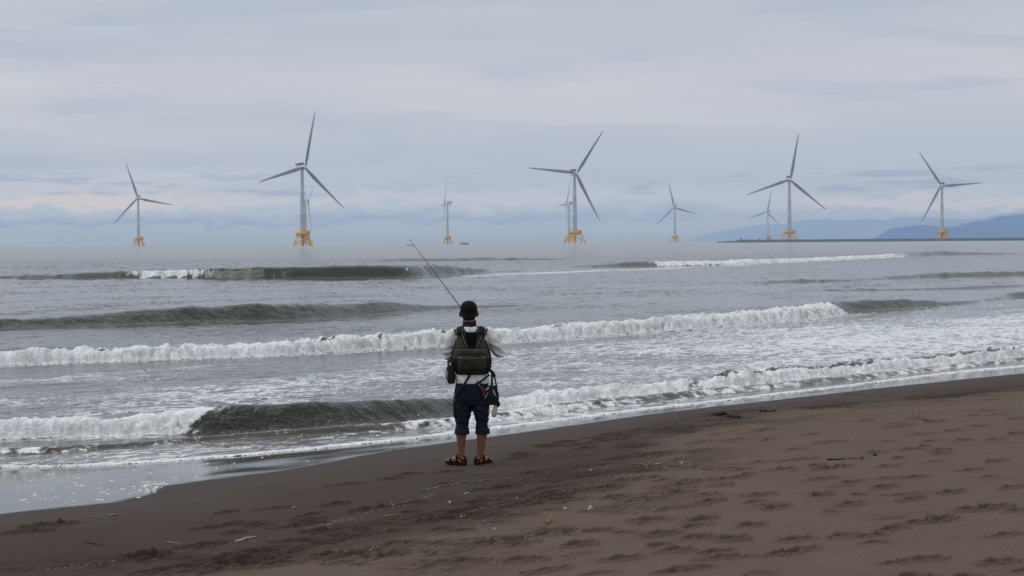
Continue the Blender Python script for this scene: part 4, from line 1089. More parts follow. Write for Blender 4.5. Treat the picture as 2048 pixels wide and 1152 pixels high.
# olive fishing vest
VS = [(.962, .033, .168, .128), (.985, .032, .178, .138), (1.03, .029, .200, .152), (1.105, .024, .214, .158), (1.18, .023, .200, .155), (1.25, .022, .180, .150), (1.32, .021, .163, .140), (1.375, .021, .159, .126), (1.402, .021, .160, .112)]
def vest_at(z):
    zz = [r_[0] for r_ in VS]
    return [float(np.interp(z, zz, [r_[k] for r_ in VS])) for k in (1, 2, 3)]
def back_y(x, z, off=0.0):
    cx, a, b = vest_at(z); q = min(.985, abs((x - cx) / a))
    return -b * (1 - q ** 2.8) ** (1 / 2.8) - off
ve = MB(); ve.rings([ell(z, cx, 0, a, b, 2.8, 40) for z, cx, a, b in VS])
me = ve.mesh('vest'); bm = bmesh.new(); bm.from_mesh(me); bmesh.ops.subdivide_edges(bm, edges=bm.edges, cuts=2, use_grid_fill=True); bm.to_mesh(me); bm.free()
me.polygons.foreach_set('use_smooth', [True] * len(me.polygons))
wrinkle(me, lambda c: .004 * mnoise.noise(c * 11) + .002 * mnoise.noise(c * 30))
vest = link_mesh('fishing_vest', me, M_OLIVE, person)
def patch(rows, off, relief_depth=.006, nx=14, puff=0.0, jitter=0.0, seed=0):
    """rows: (z, x0, x1) from top to bottom, laid on the vest's back"""
    nz = len(rows); rings = []
    G = []
    for i, (z, x0, x1) in enumerate(rows):
        v = -1 + 2 * i / max(1, nz - 1); r_ = []
        for j in range(nx + 1):
            u_ = -1 + 2 * j / nx; x = x0 + (x1 - x0) * j / nx
            pf = puff * (max(0, 1 - abs(u_) ** 5)) ** .6 * (max(0, 1 - abs(v) ** 5)) ** .6
            r_.append(V(x, back_y(x, z, off + pf + jitter * mnoise.noise(V(x * 14, z * 14, seed))), z))
        G.append(r_)
    mb = MB(); mb.rings(G, False, False)
    edge = G[0] + [r_[-1] for r_ in G[1:]] + G[-1][::-1][1:] + [r_[0] for r_ in G[::-1][1:-1]]
    mb.rings([edge, [p + V(0, relief_depth + off + .004, 0) for p in edge]], False)
    return mb
def lin(z0, z1, n, xa0, xa1, xb0, xb1): return [(z0 + (z1 - z0) * k / (n - 1), xa0 + (xb0 - xa0) * k / (n - 1), xa1 + (xb1 - xa1) * k / (n - 1)) for k in range(n)]
pk = patch(lin(1.222, .972, 22, -.112, .178, -.118, .186), .004, puff=.050, jitter=.010, nx=24).build('back_pocket', M_OLIVE2, vest)
patch(lin(1.232, 1.168, 8, -.122, .188, -.116, .182), .026, puff=.036, jitter=.006, nx=24).build('pocket_flap', M_OLIVE, pk)
patch(lin(1.150, 1.122, 5, -.110, .176, -.110, .176), .046, puff=.012, nx=24).build('reflective_strip', M_GREY, pk)
zp = patch([(1.243 - .006 * abs(k - 3) / 3, -.112, .178) for k in range(0)] or lin(1.243, 1.234, 3, -.115, .182, -.119, .186), .012, puff=.006, nx=24); zp.build('zip', M_BLK, pk)
patch(lin(1.392, 1.245, 10, -.038, .100, -.012, .066), .004, nx=10).build('mesh_panel', M_MESH, vest)
for (t0, t1, b0, b1) in ((-.098, -.050, -.036, .000), (.124, .172, .064, .100)):
    wb = patch(lin(1.398, 1.242, 12, t0, t1, b0, b1), .008, nx=6); wo = wb.build('back_strap', M_BLK, vest)
    m0, m1 = (t0 + t1) / 2, (b0 + b1) / 2
    patch(lin(1.392, 1.246, 12, m0 - .008, m0 + .008, m1 - .008, m1 + .008), .0105, nx=2).build('reflective_strip', M_GREY, wo)
patch(lin(1.13, .970, 10, -.184, -.130, -.132, -.112), .005, nx=6).build('side_panel', M_BLK, vest)
patch(lin(1.13, .970, 10, .190, .228, .184, .196), .005, nx=6).build('side_panel', M_BLK, vest)
for sx in (-1, 1):      # shoulder straps and their dark yokes
    cx = .021 + sx * .122; pts = [V(cx - sx * .006, -.112, 1.385), V(cx - sx * .004, -.092, 1.418), V(cx - sx * .008, -.045, 1.440), V(cx - sx * .010, .01, 1.438), V(cx - sx * .012, .065, 1.415), V(cx - sx * .014, .10, 1.375)]
    rr_ = []
    for i, p in enumerate(pts):
        tg = (pts[min(i + 1, 5)] - pts[max(i - 1, 0)]).normalized(); nrm = V(1, 0, 0).cross(tg).normalized()
        if nrm.z < 0 and abs(tg.y) > .3: nrm = -nrm
        tilt = V(1, 0, -.28 * sx) ; tilt.normalize()
        rr_.append([p + tilt * (.052 * c_) + nrm * (.012 * s_) for c_, s_ in [(math.copysign(abs(math.cos(q)) ** .5, math.cos(q)), math.sin(q)) for q in [2 * math.pi * j / 16 for j in range(16)]]])
    so = MB().rings(rr_).build('shoulder_strap', M_OLIVE, vest)
    yk = [V(cx - sx * .006, -.128, 1.386), V(cx - sx * .004, -.108, 1.424), V(cx - sx * .006, -.05, 1.455), V(cx - sx * .008, .01, 1.453)]
    r2 = [[p + V(1, 0, -.28 * sx).normalized() * (.026 * c_) + V(0, 0, .004 * s_) for c_, s_ in [(1, -1), (1, 1), (-1, 1), (-1, -1)]] for p in yk]
    MB().rings(r2).build('webbing', M_BLK, so)
    ed = []
    for z in np.linspace(1.40, .985, 18):
        c0, a, b = vest_at(z); x = c0 + sx * a * .955; ed.append(V(x, back_y(x, z, .003), z))
    MB().tube([V(cx + sx * .050, -.06, 1.432), V(cx + sx * .046, -.095, 1.415)] + ed, .0068, 8).build('piping', M_BLK, vest)
MB().tube([V(-.045, -.110, 1.425), V(-.030, -.112, 1.402), V(-.010, -.114, 1.394), V(.050, -.114, 1.394), V(.072, -.112, 1.402), V(.088, -.110, 1.425)], .0065, 8).build('piping', M_BLK, vest)
MB().tube([V(.024 + x, back_y(.024 + x, .966, .002), .966) for x in np.linspace(-.14, .15, 14)], .007, 8).build('piping', M_BLK, vest)
zf = MB(); zf.tube([V(.022, vest_at(z)[2] + .002, z) for z in np.linspace(1.39, .975, 14)], .007, 8, .6); zf.build('zip', M_BLK, vest)
for sx in (-1, 1):
    fpk = MB(); fpk.rings([ell(z, .022 + sx * .085, vest_at(z)[2] - .014, a, b, 4) for z, a, b in [(1.005, .050, .02), (1.012, .062, .034), (1.13, .062, .036), (1.142, .052, .02)]]); fpk.build('front_pocket', M_OLIVE2, vest)
def ribbon(pts, wd, th=.004):
    rr_ = []
    pts = [V(*p) if not isinstance(p, Vector) else p for p in pts]
    for i, p in enumerate(pts):
        tg = (pts[min(i + 1, len(pts) - 1)] - pts[max(i - 1, 0)]).normalized(); sd = tg.cross(V(0, 1, 0))
        sd = sd.normalized() if sd.length > .01 else V(1, 0, 0); nn = sd.cross(tg)
        rr_.append([p + sd * wd / 2 * c_ + nn * th * s_ for c_, s_ in ((1, -1), (1, 1), (-1, 1), (-1, -1))])
    return MB().rings(rr_)
ribbon([(.018, -.140, .975), (-.002, -.142, .94), (-.030, -.146, .895), (-.055, -.154, .85), (-.088, -.156, .80), (-.118, -.148, .755), (-.135, -.13, .72)], .022).build('crotch_strap', M_BLK, vest)
ribbon([(.070, -.150, .868), (.12, -.144, .890), (.17, -.125, .925), (.21, -.075, .955)], .020).build('gear_belt', M_BLK, vest)
ribbon([(.195, -.10, 1.02), (.225, -.108, 1.000), (.250, -.112, .972), (.268, -.115, .935)], .030, .006).build('waist_buckle_strap', M_BLK, vest)
# sandals
for heel, fd in (FOOTL, FOOTR):
    sd = V(-fd.y, fd.x, 0); mb = MB(); prof = [(-.040, .018), (-.032, .030), (-.01, .036), (.05, .036), (.10, .038), (.15, .045), (.19, .045), (.22, .036), (.240, .020)]
    lo = [heel + fd * u + sd * w_ for u, w_ in prof] + [heel + fd * u - sd * w_ for u, w_ in prof[::-1]]
    mb.rings([[p + V(0, 0, .002) for p in lo], [p + V(0, 0, .016) for p in [heel + fd * .1 + (q - heel - fd * .1) * 1.03 for q in lo]], [p + V(0, 0, .029) for p in lo]])
    so = mb.build('sandal', M_RUBB, person)
    def fp(u, s_, z): return heel + fd * u + sd * s_ + V(0, 0, z)
    for pts, wd in (([fp(-.02, .034, .03), fp(-.036, .02, .06), fp(-.042, 0, .072), fp(-.036, -.02, .06), fp(-.02, -.034, .03)], .024),
                    ([fp(-.036, .020, .066), fp(.01, .040, .085), fp(.055, .034, .098), fp(.065, 0, .106), fp(.055, -.034, .098), fp(.01, -.040, .085), fp(-.036, -.020, .066)], .026),
                    ([fp(.135, .046, .026), fp(.145, .040, .055), fp(.15, .0, .074), fp(.145, -.040, .055), fp(.135, -.046, .026)], .030),
                    ([fp(.03, .040, .026), fp(.045, .040, .06), fp(.055, .034, .096)], .022), ([fp(.03, -.040, .026), fp(.045, -.040, .06), fp(.055, -.034, .096)], .022)):
        m_ = MB(); m_.tube(pts, wd / 2, 8, .5); m_.build('strap', M_RUBB, so)

# ---------------------------------------------------------------- rod and the gear hanging on him
M_ROD = plain('black_carbon_rod', (0.005, 0.005, 0.0055), 0.6, 0.1, 40, spec=.2); M_EVA = plain('black_foam_grip', (0.014, 0.014, 0.014), 0.9, 0.2, 80, bump=.2)
M_STEEL = plain('steel_ring', (0.10, 0.10, 0.11), 0.3, 0.1, 60, metallic=.8); M_REEL = plain('dark_grey_reel', (0.035, 0.036, 0.04), 0.35, 0.2, 40)
M_LINE = plain('white_braid', (0.7, 0.7, 0.68), 0.7, 0.1, 200)
rod = empty('fishing_rod', P0 + RODG, 0.0, 'slim black spinning rod slanting up left over the angler\'s cap', 'fishing rod')
RL = (RODT - RODG).length; RB = -0.20
def rp(u): return RODD * u
sag = (RODD.cross(V(0, 0, 1))).cross(RODD).normalized()
def rodp(u): return rp(u) - sag * (0.018 * (u / RL) ** 3)
us = [RL * k / 20 for k in range(21)]
MB().tube([rodp(u) for u in us], [.0075 - .0055 * (u / RL) ** .8 for u in us], 10).build('blank', M_ROD, rod)
gr = MB(); gr.tube([rp(RB), rp(RB + .02), rp(-.07), rp(-.05), rp(.07), rp(.13), rp(.16)], [.015, .0155, .0125, .0115, .0118, .0115, .006], 14); gr.build('grip', M_EVA, rod)
down = -(sag)
gx = (RODD.cross(V(0, 1, 0))).normalized()
gdir = (V(-.80, -.1, -.58) - RODD * V(-.80, -.1, -.58).dot(RODD)).normalized()
for i, (u, r_) in enumerate([(0.62, .018), (1.02, .013), (1.35, .0095), (1.62, .0075), (1.84, .006), (2.02, .005), (2.17, .0042), (RL, .0035)]):
    if u > RL + .001: continue
    r_ *= .85; c = rodp(u) + gdir * (r_ + .006 * (1 - u / RL) + .003); a1 = gdir; a2 = gdir.cross(RODD).normalized(); tilt_ = (a2 * 1.0)
    m_ = MB(); m_.tube([c + (a1 * math.cos(q) + a2 * math.sin(q)) * r_ for q in [2 * math.pi * k / 18 for k in range(19)]], .0018, 6)
    go = m_.build('line_guide', M_STEEL, rod)
    m_ = MB(); m_.tube([rodp(u - .012), c - a1 * r_], .0015, 6); m_.tube([rodp(u + .012), c - a1 * r_], .0015, 6); m_.tube([rodp(u - .025), rodp(u + .025)], .0058 - .0044 * (u / RL) ** .8 + .001, 8); m_.build('foot', M_ROD, go)
rl = MB(); rc = rp(.02) + gdir * .075
rl.tube([rp(.01) + gdir * .012, rc], .008, 8); rl.tube([rc - RODD * .035, rc + RODD * .03], [.022, .026], 16)
ro = rl.build('reel', M_REEL, rod)
MB().tube([rc + RODD * .03, rc + RODD * .036, rc + RODD * .07, rc + RODD * .075], [.021, .018, .018, .022], 18).build('spool', M_LINE, ro)
kn = (HANDL - RODG); m_ = MB(); m_.tube([rc, rc.lerp(kn, .5) + gdir * .01, kn], [.006, .005, .005], 8); m_.ball(kn, .012, 10, 8); m_.build('handle', M_REEL, ro)
MB().tube([rodp(.62) + gdir * .028, rc + RODD * .07], .0004, 4).build('line', M_LINE, rod)

M_BAG = fabric('black_bag_nylon', (0.0075, 0.0075, 0.0075), 0.65, 0.3, 25, 1200, .3, .3); M_POUCH = fabric('dark_green_pouch', (0.013, 0.016, 0.010), 0.7, 0.3, 20, 1200, .3)
M_TAN = plain('tan_leader_wire', (0.33, 0.26, 0.17), 0.5, 0.1, 100); M_BLUE2 = plain('blue_lanyard', (0.05, 0.11, 0.16), 0.6, 0.2, 100); M_RED2 = plain('red_plier_grip', (0.11, 0.010, 0.012), 0.6, 0.2, 60)
M_CHR = plain('chrome_clip', (0.62, 0.62, 0.62), 0.25, 0.1, 60, metallic=.9); M_PALE = plain('pale_grey_holder', (0.42, 0.39, 0.35), 0.7, 0.25, 25, bump=.3)
def at_p(o): o.location = P0; return o
pch = at_p(empty('hip_pouch', P0, 0, 'dark green cylindrical pouch hanging at the angler\'s left hip', 'pouch'))
mb = MB(); mb.rings([ell(z, -.187, -.045, a, b, 2.8) for z, a, b in [(.862, .024, .03), (.868, .038, .045), (.90, .043, .05), (1.0, .044, .052), (1.06, .040, .048), (1.085, .034, .040)]]); mb.build('pouch_body', M_POUCH, pch)
mb = MB(); mb.rings([ell(z, -.190, -.046, a, b, 3) for z, a, b in [(1.075, .039, .046), (1.10, .038, .045), (1.108, .030, .036)]]); mb.build('lid', M_BAG, pch)
mb = MB(); mb.box((-.196, -.096, 1.072), (.022, .012, .030)); mb.build('tag', M_PALE, pch, False)
mb = MB(); mb.tube([V(-.206, -.08, 1.05), V(-.232, -.07, 1.03), V(-.243, -.065, .98), V(-.240, -.065, .93), V(-.226, -.075, .90)], .0055, 8); mb.build('lanyard', M_BAG, pch)
mb = MB()
mb.tube([V(-.215 + .032 * math.cos(q), -.085, .885 + .034 * math.sin(q)) for q in [math.pi * .55 + 1.45 * math.pi * k / 20 for k in range(21)]], .0022, 6); mb.build('leader_coil', M_TAN, pch)

bag = at_p(empty('tackle_bag', P0, 0, 'small black tackle bag with metal clips hanging at the angler\'s right hip', 'bag'))
mb = MB(); mb.rings([ell(z, .232, -.075, a, b, 3.5) for z, a, b in [(.640, .050, .030), (.648, .062, .042), (.70, .066, .047), (.78, .064, .045), (.83, .058, .040), (.842, .046, .03)]])
me = mb.mesh('bag_body'); wrinkle(me, lambda c: .006 * mnoise.noise(c * 16)); link_mesh('bag_body', me, M_BAG, bag)
mb = MB(); mb.rings([ell(z, .288, -.07, a, .03, 2.6) for z, a in [(.655, .010), (.66, .018), (.72, .022), (.77, .018), (.776, .008)]]); mb.build('side_pocket', M_POUCH, bag)
ribbon([(.235, -.10, 1.0), (.240, -.115, .93), (.236, -.118, .86), (.230, -.118, .82)], .024, .005).build('hanging_strap', M_BAG, bag)
ribbon([(.250, -.10, .99), (.268, -.11, .92), (.285, -.115, .84), (.290, -.112, .76), (.288, -.11, .70)], .016, .005).build('hanging_strap', M_BAG, bag)
ribbon([(.243, -.126, .935), (.246, -.128, .88), (.244, -.126, .82)], .009, .003).build('lanyard', M_BLUE2, bag)
for (x, z, tw) in ((.218, .875, .2), (.190, .812, .9), (.258, .775, -.4), (.182, .748, .5)):
    q_ = [V(x + .007 * math.cos(k) * 1, -.128, z + .02 * math.sin(k)) for k in [2 * math.pi * j / 14 for j in range(15)]]
    mb = MB(); M3 = Matrix.Rotation(tw, 3, 'Y'); c = V(x, -.128, z); mb.tube([c + M3 @ (p - c) for p in q_], .0028, 6); mb.tube([c + M3 @ V(0, 0, -.02), c + M3 @ V(.004, 0, -.042)], .003, 6); mb.build('clip', M_CHR, bag)
hl = at_p(empty('line_holder', P0, 0, 'pale grey rounded holder dangling below the black tackle bag', 'holder'))
mb = MB(); mb.rings([ell(z, cx, -.075, a, b, 2.2, 20) for z, cx, a, b in [(.512, .255, .010, .010), (.518, .255, .022, .020), (.545, .258, .030, .026), (.58, .264, .028, .024), (.62, .273, .022, .018), (.66, .280, .013, .011), (.672, .281, .008, .007)]]); mb.build('holder_body', M_PALE, hl)
mb = MB(); mb.ball(V(.300, -.085, .648), (.022, .014, .032), 14, 10); mb.build('knob', M_BAG, hl)
mb = MB(); mb.tube([V(.281, -.078, .668), V(.278, -.09, .70), V(.272, -.10, .74)], .003, 6); mb.build('cord', M_LINE, hl)
pl = at_p(empty('pliers', P0, 0, 'red handled pliers clipped behind the angler\'s right hip', 'pliers'))
MB().tube([V(.108, -.148, .846), V(.130, -.156, .815), V(.146, -.158, .78), V(.150, -.156, .735)], [.008, .0095, .010, .008], 10).build('handle', M_RED2, pl)
MB().tube([V(.112, -.150, .836), V(.148, -.160, .815), V(.162, -.160, .79), V(.166, -.156, .75)], [.007, .009, .0095, .007], 10).build('handle', M_RED2, pl)
MB().tube([V(.104, -.146, .850), V(.112, -.150, .838)], [.010, .011], 10).build('pivot', M_STEEL, pl)
MB().tube([V(.104, -.146, .848), V(.094, -.140, .872), V(.086, -.134, .90)], [.010, .008, .004], 8).build('jaw', M_STEEL, pl)
# ---------------------------------------------------------------- things lying on the sand
M_DRIFT = plain('dark_wet_driftwood', (0.022, 0.016, 0.013), 0.85, 0.4, 25, bump=.6); M_TWIG = plain('brown_twig', (0.045, 0.030, 0.022), 0.85, 0.3, 40, bump=.4)
M_REED = plain('dry_straw', (0.26, 0.175, 0.085), 0.8, 0.25, 30); M_RUST = plain('orange_reed', (0.20, 0.085, 0.03), 0.8, 0.25, 30)
M_BONE = plain('bleached_twig', (0.42, 0.39, 0.36), 0.8, 0.2, 40, bump=.3); M_WEED = plain('green_eelgrass', (0.030, 0.042, 0.010), 0.45, 0.3, 20)
M_STONE = plain('dark_stone', (0.020, 0.019, 0.019), 0.8, 0.3, 30, bump=.5)
_q = random.Random(21)
def lay(px, py, lift=0.0): return on_ground(px, py, lift)
def stick(name, pix, rad, mat, label, cat, lift=.006, wob=.004, n=3, rise=None):
    """a stem through photo points on the ground, tapering; rise lifts single points off the sand"""
    pts = [lay(a, b) for a, b in pix]
    if rise: pts = [p + Vector((0, 0, h)) for p, h in zip(pts, rise)]
    o0 = pts[0].copy(); fine_ = []
    for i in range(len(pts) - 1):
        for k in range(n):
            q_ = pts[i].lerp(pts[i + 1], k / n)
            if not rise: q_.z = ground_z(q_.x, q_.y)
            fine_.append(q_ + Vector((_q.uniform(-wob, wob), _q.uniform(-wob, wob), lift + _q.uniform(0, wob))))
    fine_.append(pts[-1] + Vector((0, 0, lift)))
    m_ = MB(); m = len(fine_) - 1
    m_.tube([p - o0 for p in fine_], [rad * (1 - .55 * k / m) * _q.uniform(.85, 1.15) for k in range(m + 1)], 8)
    o = m_.build(name, mat); o.location = o0
    return tag(o, label, cat)
def upright(px, py, y2, dx):
    """base on the ground and the height of a standing stem"""
    b_ = lay(px, py); h_ = (py - y2) * b_.y / FPX; return b_, h_, dx * b_.y / FPX
# driftwood log with a broken branch
b0 = lay(1424, 829); dw = empty('driftwood', b0, 0, 'dark forked driftwood branch lying near the wet sand right of the angler', 'driftwood')
pz = [lay(x, y) - b0 for x, y in ((1424, 829), (1440, 831), (1455, 830.5), (1463, 833), (1478, 835.5))]
m_ = MB(); m_.tube([p + Vector((0, 0, h)) for p, h in zip(pz, (.04, .035, .045, .03, .02))], [.018, .028, .032, .04, .02], 10); m_.build('trunk', M_DRIFT, dw)
m_ = MB(); m_.tube([pz[2] + Vector((0, 0, .05)), pz[2] + Vector((.06, .05, .05)), pz[3] + Vector((.12, .05, .02))], [.026, .022, .012], 8); m_.build('branch', M_DRIFT, dw)
m_ = MB(); m_.tube([pz[2] + Vector((.02, 0, .04)), pz[2] + Vector((-.03, -.12, .03))], [.018, .008], 8); m_.build('branch', M_DRIFT, dw)
# tall dry stalk and its neighbours at the right
b0, h_, d_ = upright(1838, 840, 795, 8); sk = empty('dry_stalk', b0, 0, 'tall thin dry stalk standing upright in the pale sand at right', 'stalk')
MB().tube([Vector((0, 0, -.03)), Vector((d_ * .1, 0, h_ * .4)), Vector((d_ * .3, .01, h_ * .8)), Vector((d_ * .55, .01, h_ * .93))], [.0045, .004, .0035, .003], 6).build('stem', M_RUST, sk)
for a, z in ((.03, .9), (.055, .97), (-.02, .86)):
    MB().tube([Vector((d_ * .5, .01, h_ * (z - .05))), Vector((d_ * .5 + a * .7, 0, h_ * z)), Vector((d_ * .5 + a, 0, h_ * (z + .01)))], [.003, .004, .001], 6).build('seed_head', M_REED, sk)
b0, h_, d_ = upright(1823, 838, 812, 2); m_ = MB(); m_.tube([Vector((0, 0, -.02)), Vector((d_, 0, h_))], [.0035, .002], 6); o = m_.build('dry_stalk', M_RUST); o.location = b0; tag(o, 'shorter bare stalk just left of the tall dry stalk', 'stalk')
b0, h_, d_ = upright(1811, 841, 834, 2); m_ = MB(); m_.tube([Vector((0, 0, -.02)), Vector((d_, 0, h_ * .8)), Vector((d_ + .02, 0, h_))], [.005, .0045, .006], 6); o = m_.build('dry_stalk', M_REED); o.location = b0; tag(o, 'stubby pale stalk left of the two thin stalks', 'stalk')
stick('twig', [(1836, 834), (1852, 842), (1872, 843.5), (1886, 844)], .011, M_DRIFT, 'dark bent twig on the pale sand right of the tall stalk', 'twig')
stick('straw', [(1828, 897), (1850, 895), (1884, 892.5)], .007, M_REED, 'long golden straw on the pale sand below the tall stalk', 'straw')
stick('straw', [(1752, 907), (1775, 900), (1797, 893)], .005, M_REED, 'faint straw slanting on the sand left of the long golden straw', 'straw')
# twigs in the middle of the beach
b0, h_, d_ = upright(1150, 937, 924, 5); m_ = MB(); m_.tube([Vector((0, 0, -.02)), Vector((d_ * .4, 0, h_ * .5)), Vector((d_, 0, h_))], [.008, .006, .004], 7); o = m_.build('twig', M_TWIG); o.location = b0; tag(o, 'short dark twig poking upright from the sand right of the angler', 'twig')
stick('twig', [(1386, 939), (1392, 934), (1398, 926.5)], .006, M_TWIG, 'thin brown twig arching off the sand beside a white fragment', 'twig', rise=(0, .03, .05))
stick('twig', [(1093, 1051), (1099, 1046), (1106, 1040)], .010, M_RUST, 'stout short orange brown stick slanting on the sand at centre', 'twig', rise=(0, .015, .03))
stick('twig', [(1042, 1028), (1050, 1022), (1058, 1026)], .005, M_TWIG, 'small hooked dark twig on the sand left of the pale fragments', 'twig', rise=(0, .03, 0))
stick('twig', [(1262, 932), (1280, 930), (1294, 935), (1298, 943)], .006, M_RUST, 'reddish forked twig in the middle of the tide line', 'twig')
b0, h_, d_ = upright(1724, 919, 912, 0); m_ = MB(); m_.tube([Vector((0, 0, -.02)), Vector((0.004, 0, h_))], [.009, .006], 7); o = m_.build('twig', M_DRIFT); o.location = b0; tag(o, 'tiny black stub standing in trampled sand at right', 'twig')
stick('twig', [(1655, 919.5), (1690, 919), (1722, 918)], .008, M_DRIFT, 'flat dark twig lying left of the tiny standing stub', 'twig')
stick('reed', [(1456, 936.5), (1470, 935.5), (1487, 935.5)], .007, M_RUST, 'orange reed lying on dark sand, right one of a pair', 'reed')
stick('reed', [(1406, 941), (1418, 940.5), (1429, 940)], .007, M_RUST, 'orange reed lying on dark sand, left one of a pair', 'reed')
stick('reed', [(768, 1032.5), (783, 1030), (803, 1028)], .007, M_REED, 'pale golden reed on the tide line below left of the angler', 'reed')
stick('twig', [(473, 1083), (490, 1077), (512, 1073.5)], .007, M_BONE, 'white bent twig on the tide line at lower left', 'twig')
stick('twig', [(332, 1083), (343, 1084), (362, 1087)], .005, M_REED, 'pair of pale broken stems on the dark sand at lower left', 'twig')
stick('twig', [(172, 1084), (190, 1087), (205, 1090)], .006, M_TWIG, 'dark thin twig on smooth sand at far lower left', 'twig')
# bleached fragments
for px, py, a, lab in ((1180, 943, .6, 'small bleached fragment beside the upright twig'), (1312, 931, 0, 'long white splinter on the tide line at centre right'), (1337, 934.5, .2, 'short white splinter right of the long white splinter'),
                       (1363, 929, .9, 'white forked fragment next to the arching brown twig'), (1130, 1022, .5, 'white crooked fragment on grey sand at centre'), (1178, 1020.5, .1, 'thin white stem right of the crooked fragment'),
                       (899, 1004.5, 1.0, 'white forked fragment below the green weed strands'), (930, 988.5, .2, 'white chip just under the long green weed strand'), (988, 1063, .2, 'white chip on the sand below the trampled patch'),
                       (921, 1035, -.3, 'white chip at the left end of a dark trampled patch'), (874, 1089, .7, 'forked white chip near the bottom of the beach'), (586, 1017, .2, 'lone white shell on smooth dark sand left of centre')):
    b0 = lay(px, py); k = b0.y / FPX; m_ = MB(); L_ = (15 if 'long' in lab or 'stem' in lab else 8) * k
    for j in range(3 if 'fork' in lab or 'crook' in lab else 1):
        an = a + j * 1.1 + _q.uniform(-.3, .3); dirv = Vector((math.cos(an * .6), .5 * math.sin(an), abs(math.sin(an)) * .55)).normalized()
        m_.tube([Vector((0, 0, .004)) - dirv * L_ * .2, Vector((0, 0, .010)) + dirv * L_ * .3, Vector((0, 0, .008)) + dirv * L_ * .6], [.004, .0055, .002], 6)
    o = m_.build('bleached_fragment', M_BONE); o.location = b0; tag(o, lab, 'fragment')
# eelgrass strands: flat ribbons hugging the sand
def weed(pix, wd, label):
    pts = [lay(a, b) for a, b in pix]; o0 = pts[0].copy(); L = []
    for i in range(len(pts) - 1):
        for k in range(6):
            q_ = pts[i].lerp(pts[i + 1], k / 6); q_.z = ground_z(q_.x, q_.y) + .006 + .004 * math.sin(i * 3 + k); L.append(q_ - o0)
    rr_ = []
    for i, p in enumerate(L):
        tg = (L[min(i + 1, len(L) - 1)] - L[max(i - 1, 0)]).normalized(); sd = tg.cross(Vector((0, 0, 1))).normalized(); w_ = wd * (1 - .5 * abs(2 * i / len(L) - 1) ** 3)
        rr_.append([p + sd * w_, p + Vector((0, 0, .004)), p - sd * w_, p - Vector((0, 0, .003))])
    o = MB().rings(rr_).build('eelgrass_strand', M_WEED); o.location = o0; tag(o, label, 'seaweed')
weed([(842, 983.5), (860, 978), (885, 973), (905, 971), (928, 965.5), (950, 966.5), (968, 962), (1000, 960.5), (1024, 958)], .020, 'long wavy green eelgrass strand on the sand below the angler')
weed([(922, 952.5), (935, 950.5), (955, 949.5), (975, 947), (990, 944.5)], .017, 'short green eelgrass strand just below the sandals')
weed([(171, 1035.5), (200, 1034.5), (235, 1031.5), (215, 1030), (186, 1029.5)], .016, 'green eelgrass strand folded double on smooth sand at lower left')
b0 = lay(1750, 911); m_ = MB(); m_.ball(Vector((0, 0, .010)), (.024, .020, .019), 12, 8)
me = m_.mesh('stone'); wrinkle(me, lambda c: .008 * mnoise.noise(c * 30)); o = link_mesh('stone', me, M_STONE); o.location = b0; tag(o, 'small dark round stone on the sand at right', 'stone')
b0 = lay(84, 1053); m_ = MB(); m_.ball(Vector((0, 0, .012)), (.075, .04, .022), 14, 8)
me = m_.mesh('weed_clump'); wrinkle(me, lambda c: .01 * mnoise.noise(c * 25)); o = link_mesh('weed_clump', me, M_STONE); o.location = b0; tag(o, 'dark flat weed clump on smooth sand at far left', 'seaweed')
b0 = lay(1535, 823); m_ = MB()
for k in range(4): m_.ball(Vector((-.09 + .06 * k, _q.uniform(-.03, .03), .015)), (_q.uniform(.025, .04), .03, _q.uniform(.012, .025)), 10, 7)
me = m_.mesh('weed_clump'); wrinkle(me, lambda c: .012 * mnoise.noise(c * 25)); o = link_mesh('weed_clump', me, M_DRIFT); o.location = b0; tag(o, 'small dark weed clump near the wet sand, right of the driftwood', 'seaweed')
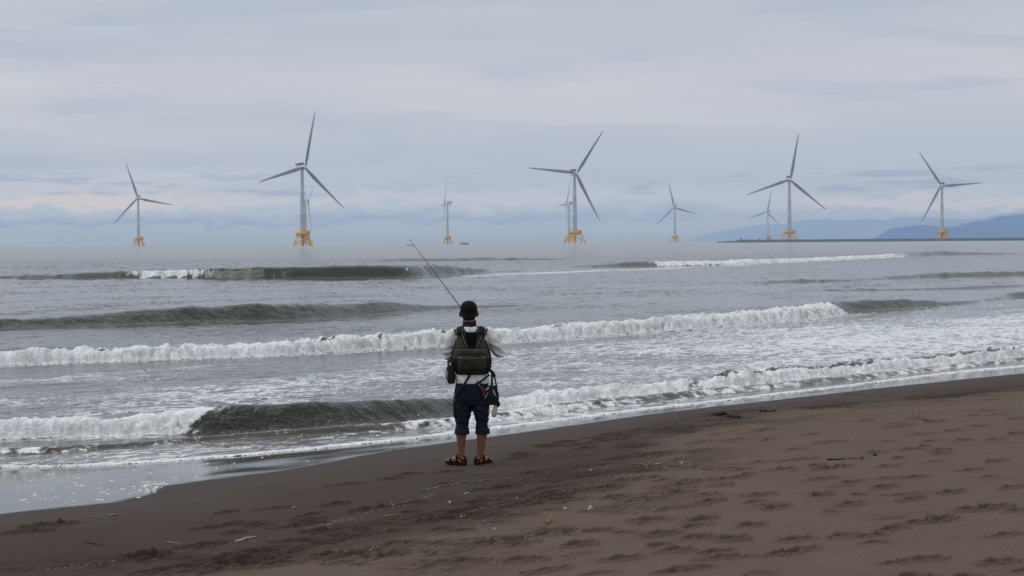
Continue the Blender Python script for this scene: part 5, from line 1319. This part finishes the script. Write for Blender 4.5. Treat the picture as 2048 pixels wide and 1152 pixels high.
# fine shell grit strewn along the tide lines (beyond counting)
V_, F_ = [], []
def flake(px, py, r_):
    p = lay(px, py, .004); b_ = len(V_); a0 = _q.uniform(0, 6.28)
    tl = Vector((_q.uniform(-.5, .5), _q.uniform(-.7, .1), 1)).normalized(); ux = tl.orthogonal().normalized(); uy = tl.cross(ux)
    n_ = _q.choice((4, 5, 6))
    for k in range(n_):
        V_.append(tuple(p + (ux * math.cos(a0 + 6.28 * k / n_) + uy * math.sin(a0 + 6.28 * k / n_) * .7) * r_ * _q.uniform(.7, 1.2)))
    F_.append(tuple(range(b_, b_ + n_)))
LINES = [([(640, 1050), (700, 1036), (745, 1020), (800, 1008), (830, 1000), (868, 990)], 170, 2.2), ([(1030, 997), (1100, 989), (1150, 981), (1190, 971), (1230, 956), (1268, 947)], 150, 2.5), ([(920, 1033), (960, 1018), (1024, 1004)], 70, 3),
         ([(60, 1140), (200, 1126), (300, 1110), (400, 1094), (520, 1077), (640, 1052)], 110, 3), ([(1250, 912), (1320, 898), (1400, 890)], 60, 4), ([(1180, 945), (1300, 936), (1420, 945)], 70, 8), ([(640, 1108), (730, 1096), (860, 1084), (980, 1050)], 120, 6),
         ([(1560, 824), (1640, 812), (1800, 801), (1960, 789)], 60, 2), ([(1100, 1090), (1500, 1000), (2000, 930)], 70, 60)]
for pts, n_, sp_ in LINES:
    xs_ = [p[0] for p in pts]; ys_ = [p[1] for p in pts]
    for k in range(n_):
        x_ = _q.uniform(xs_[0], xs_[-1]); flake(x_, float(np.interp(x_, xs_, ys_)) + _q.gauss(0, sp_), _q.uniform(.0025, .0065))
me = bpy.data.meshes.new('shell_grit'); me.from_pydata(V_, [], F_); me.update()
tag(link_mesh('shell_grit', me, plain('pale_shell_grit', (0.30, 0.24, 0.17), 0.7, 0.4, 60)), 'pale shell grit scattered along the tide lines', 'shell grit', kind='stuff')
# flecks of foam left on the mirror-wet sand
V_, F_ = [], []
M_FLECK = plain('foam_fleck', (0.72, 0.73, 0.74), 0.7, 0.1, 60)
fk = MB()
for k in range(95):
    if k < 45: px, py = _q.gauss(302, 16), 0; py = 972 + (330 - px) * .20 + _q.gauss(0, 5)
    elif k < 72: px = _q.uniform(20, 300); py = 1014 - px * .055 - abs(_q.gauss(0, 14))
    else: px = _q.uniform(60, 620); py = 960 - px * .03 + _q.gauss(0, 12) - (px > 400) * 18
    p = lay(px, py); r_ = _q.uniform(.006, .020); fk.ball(p + Vector((0, 0, .001)), (r_ * _q.uniform(1, 1.8), r_, .005), 8, 5)
tag(fk.build('foam_flecks', M_FLECK), 'white foam flecks left on the wet sand at left', 'foam', kind='stuff')
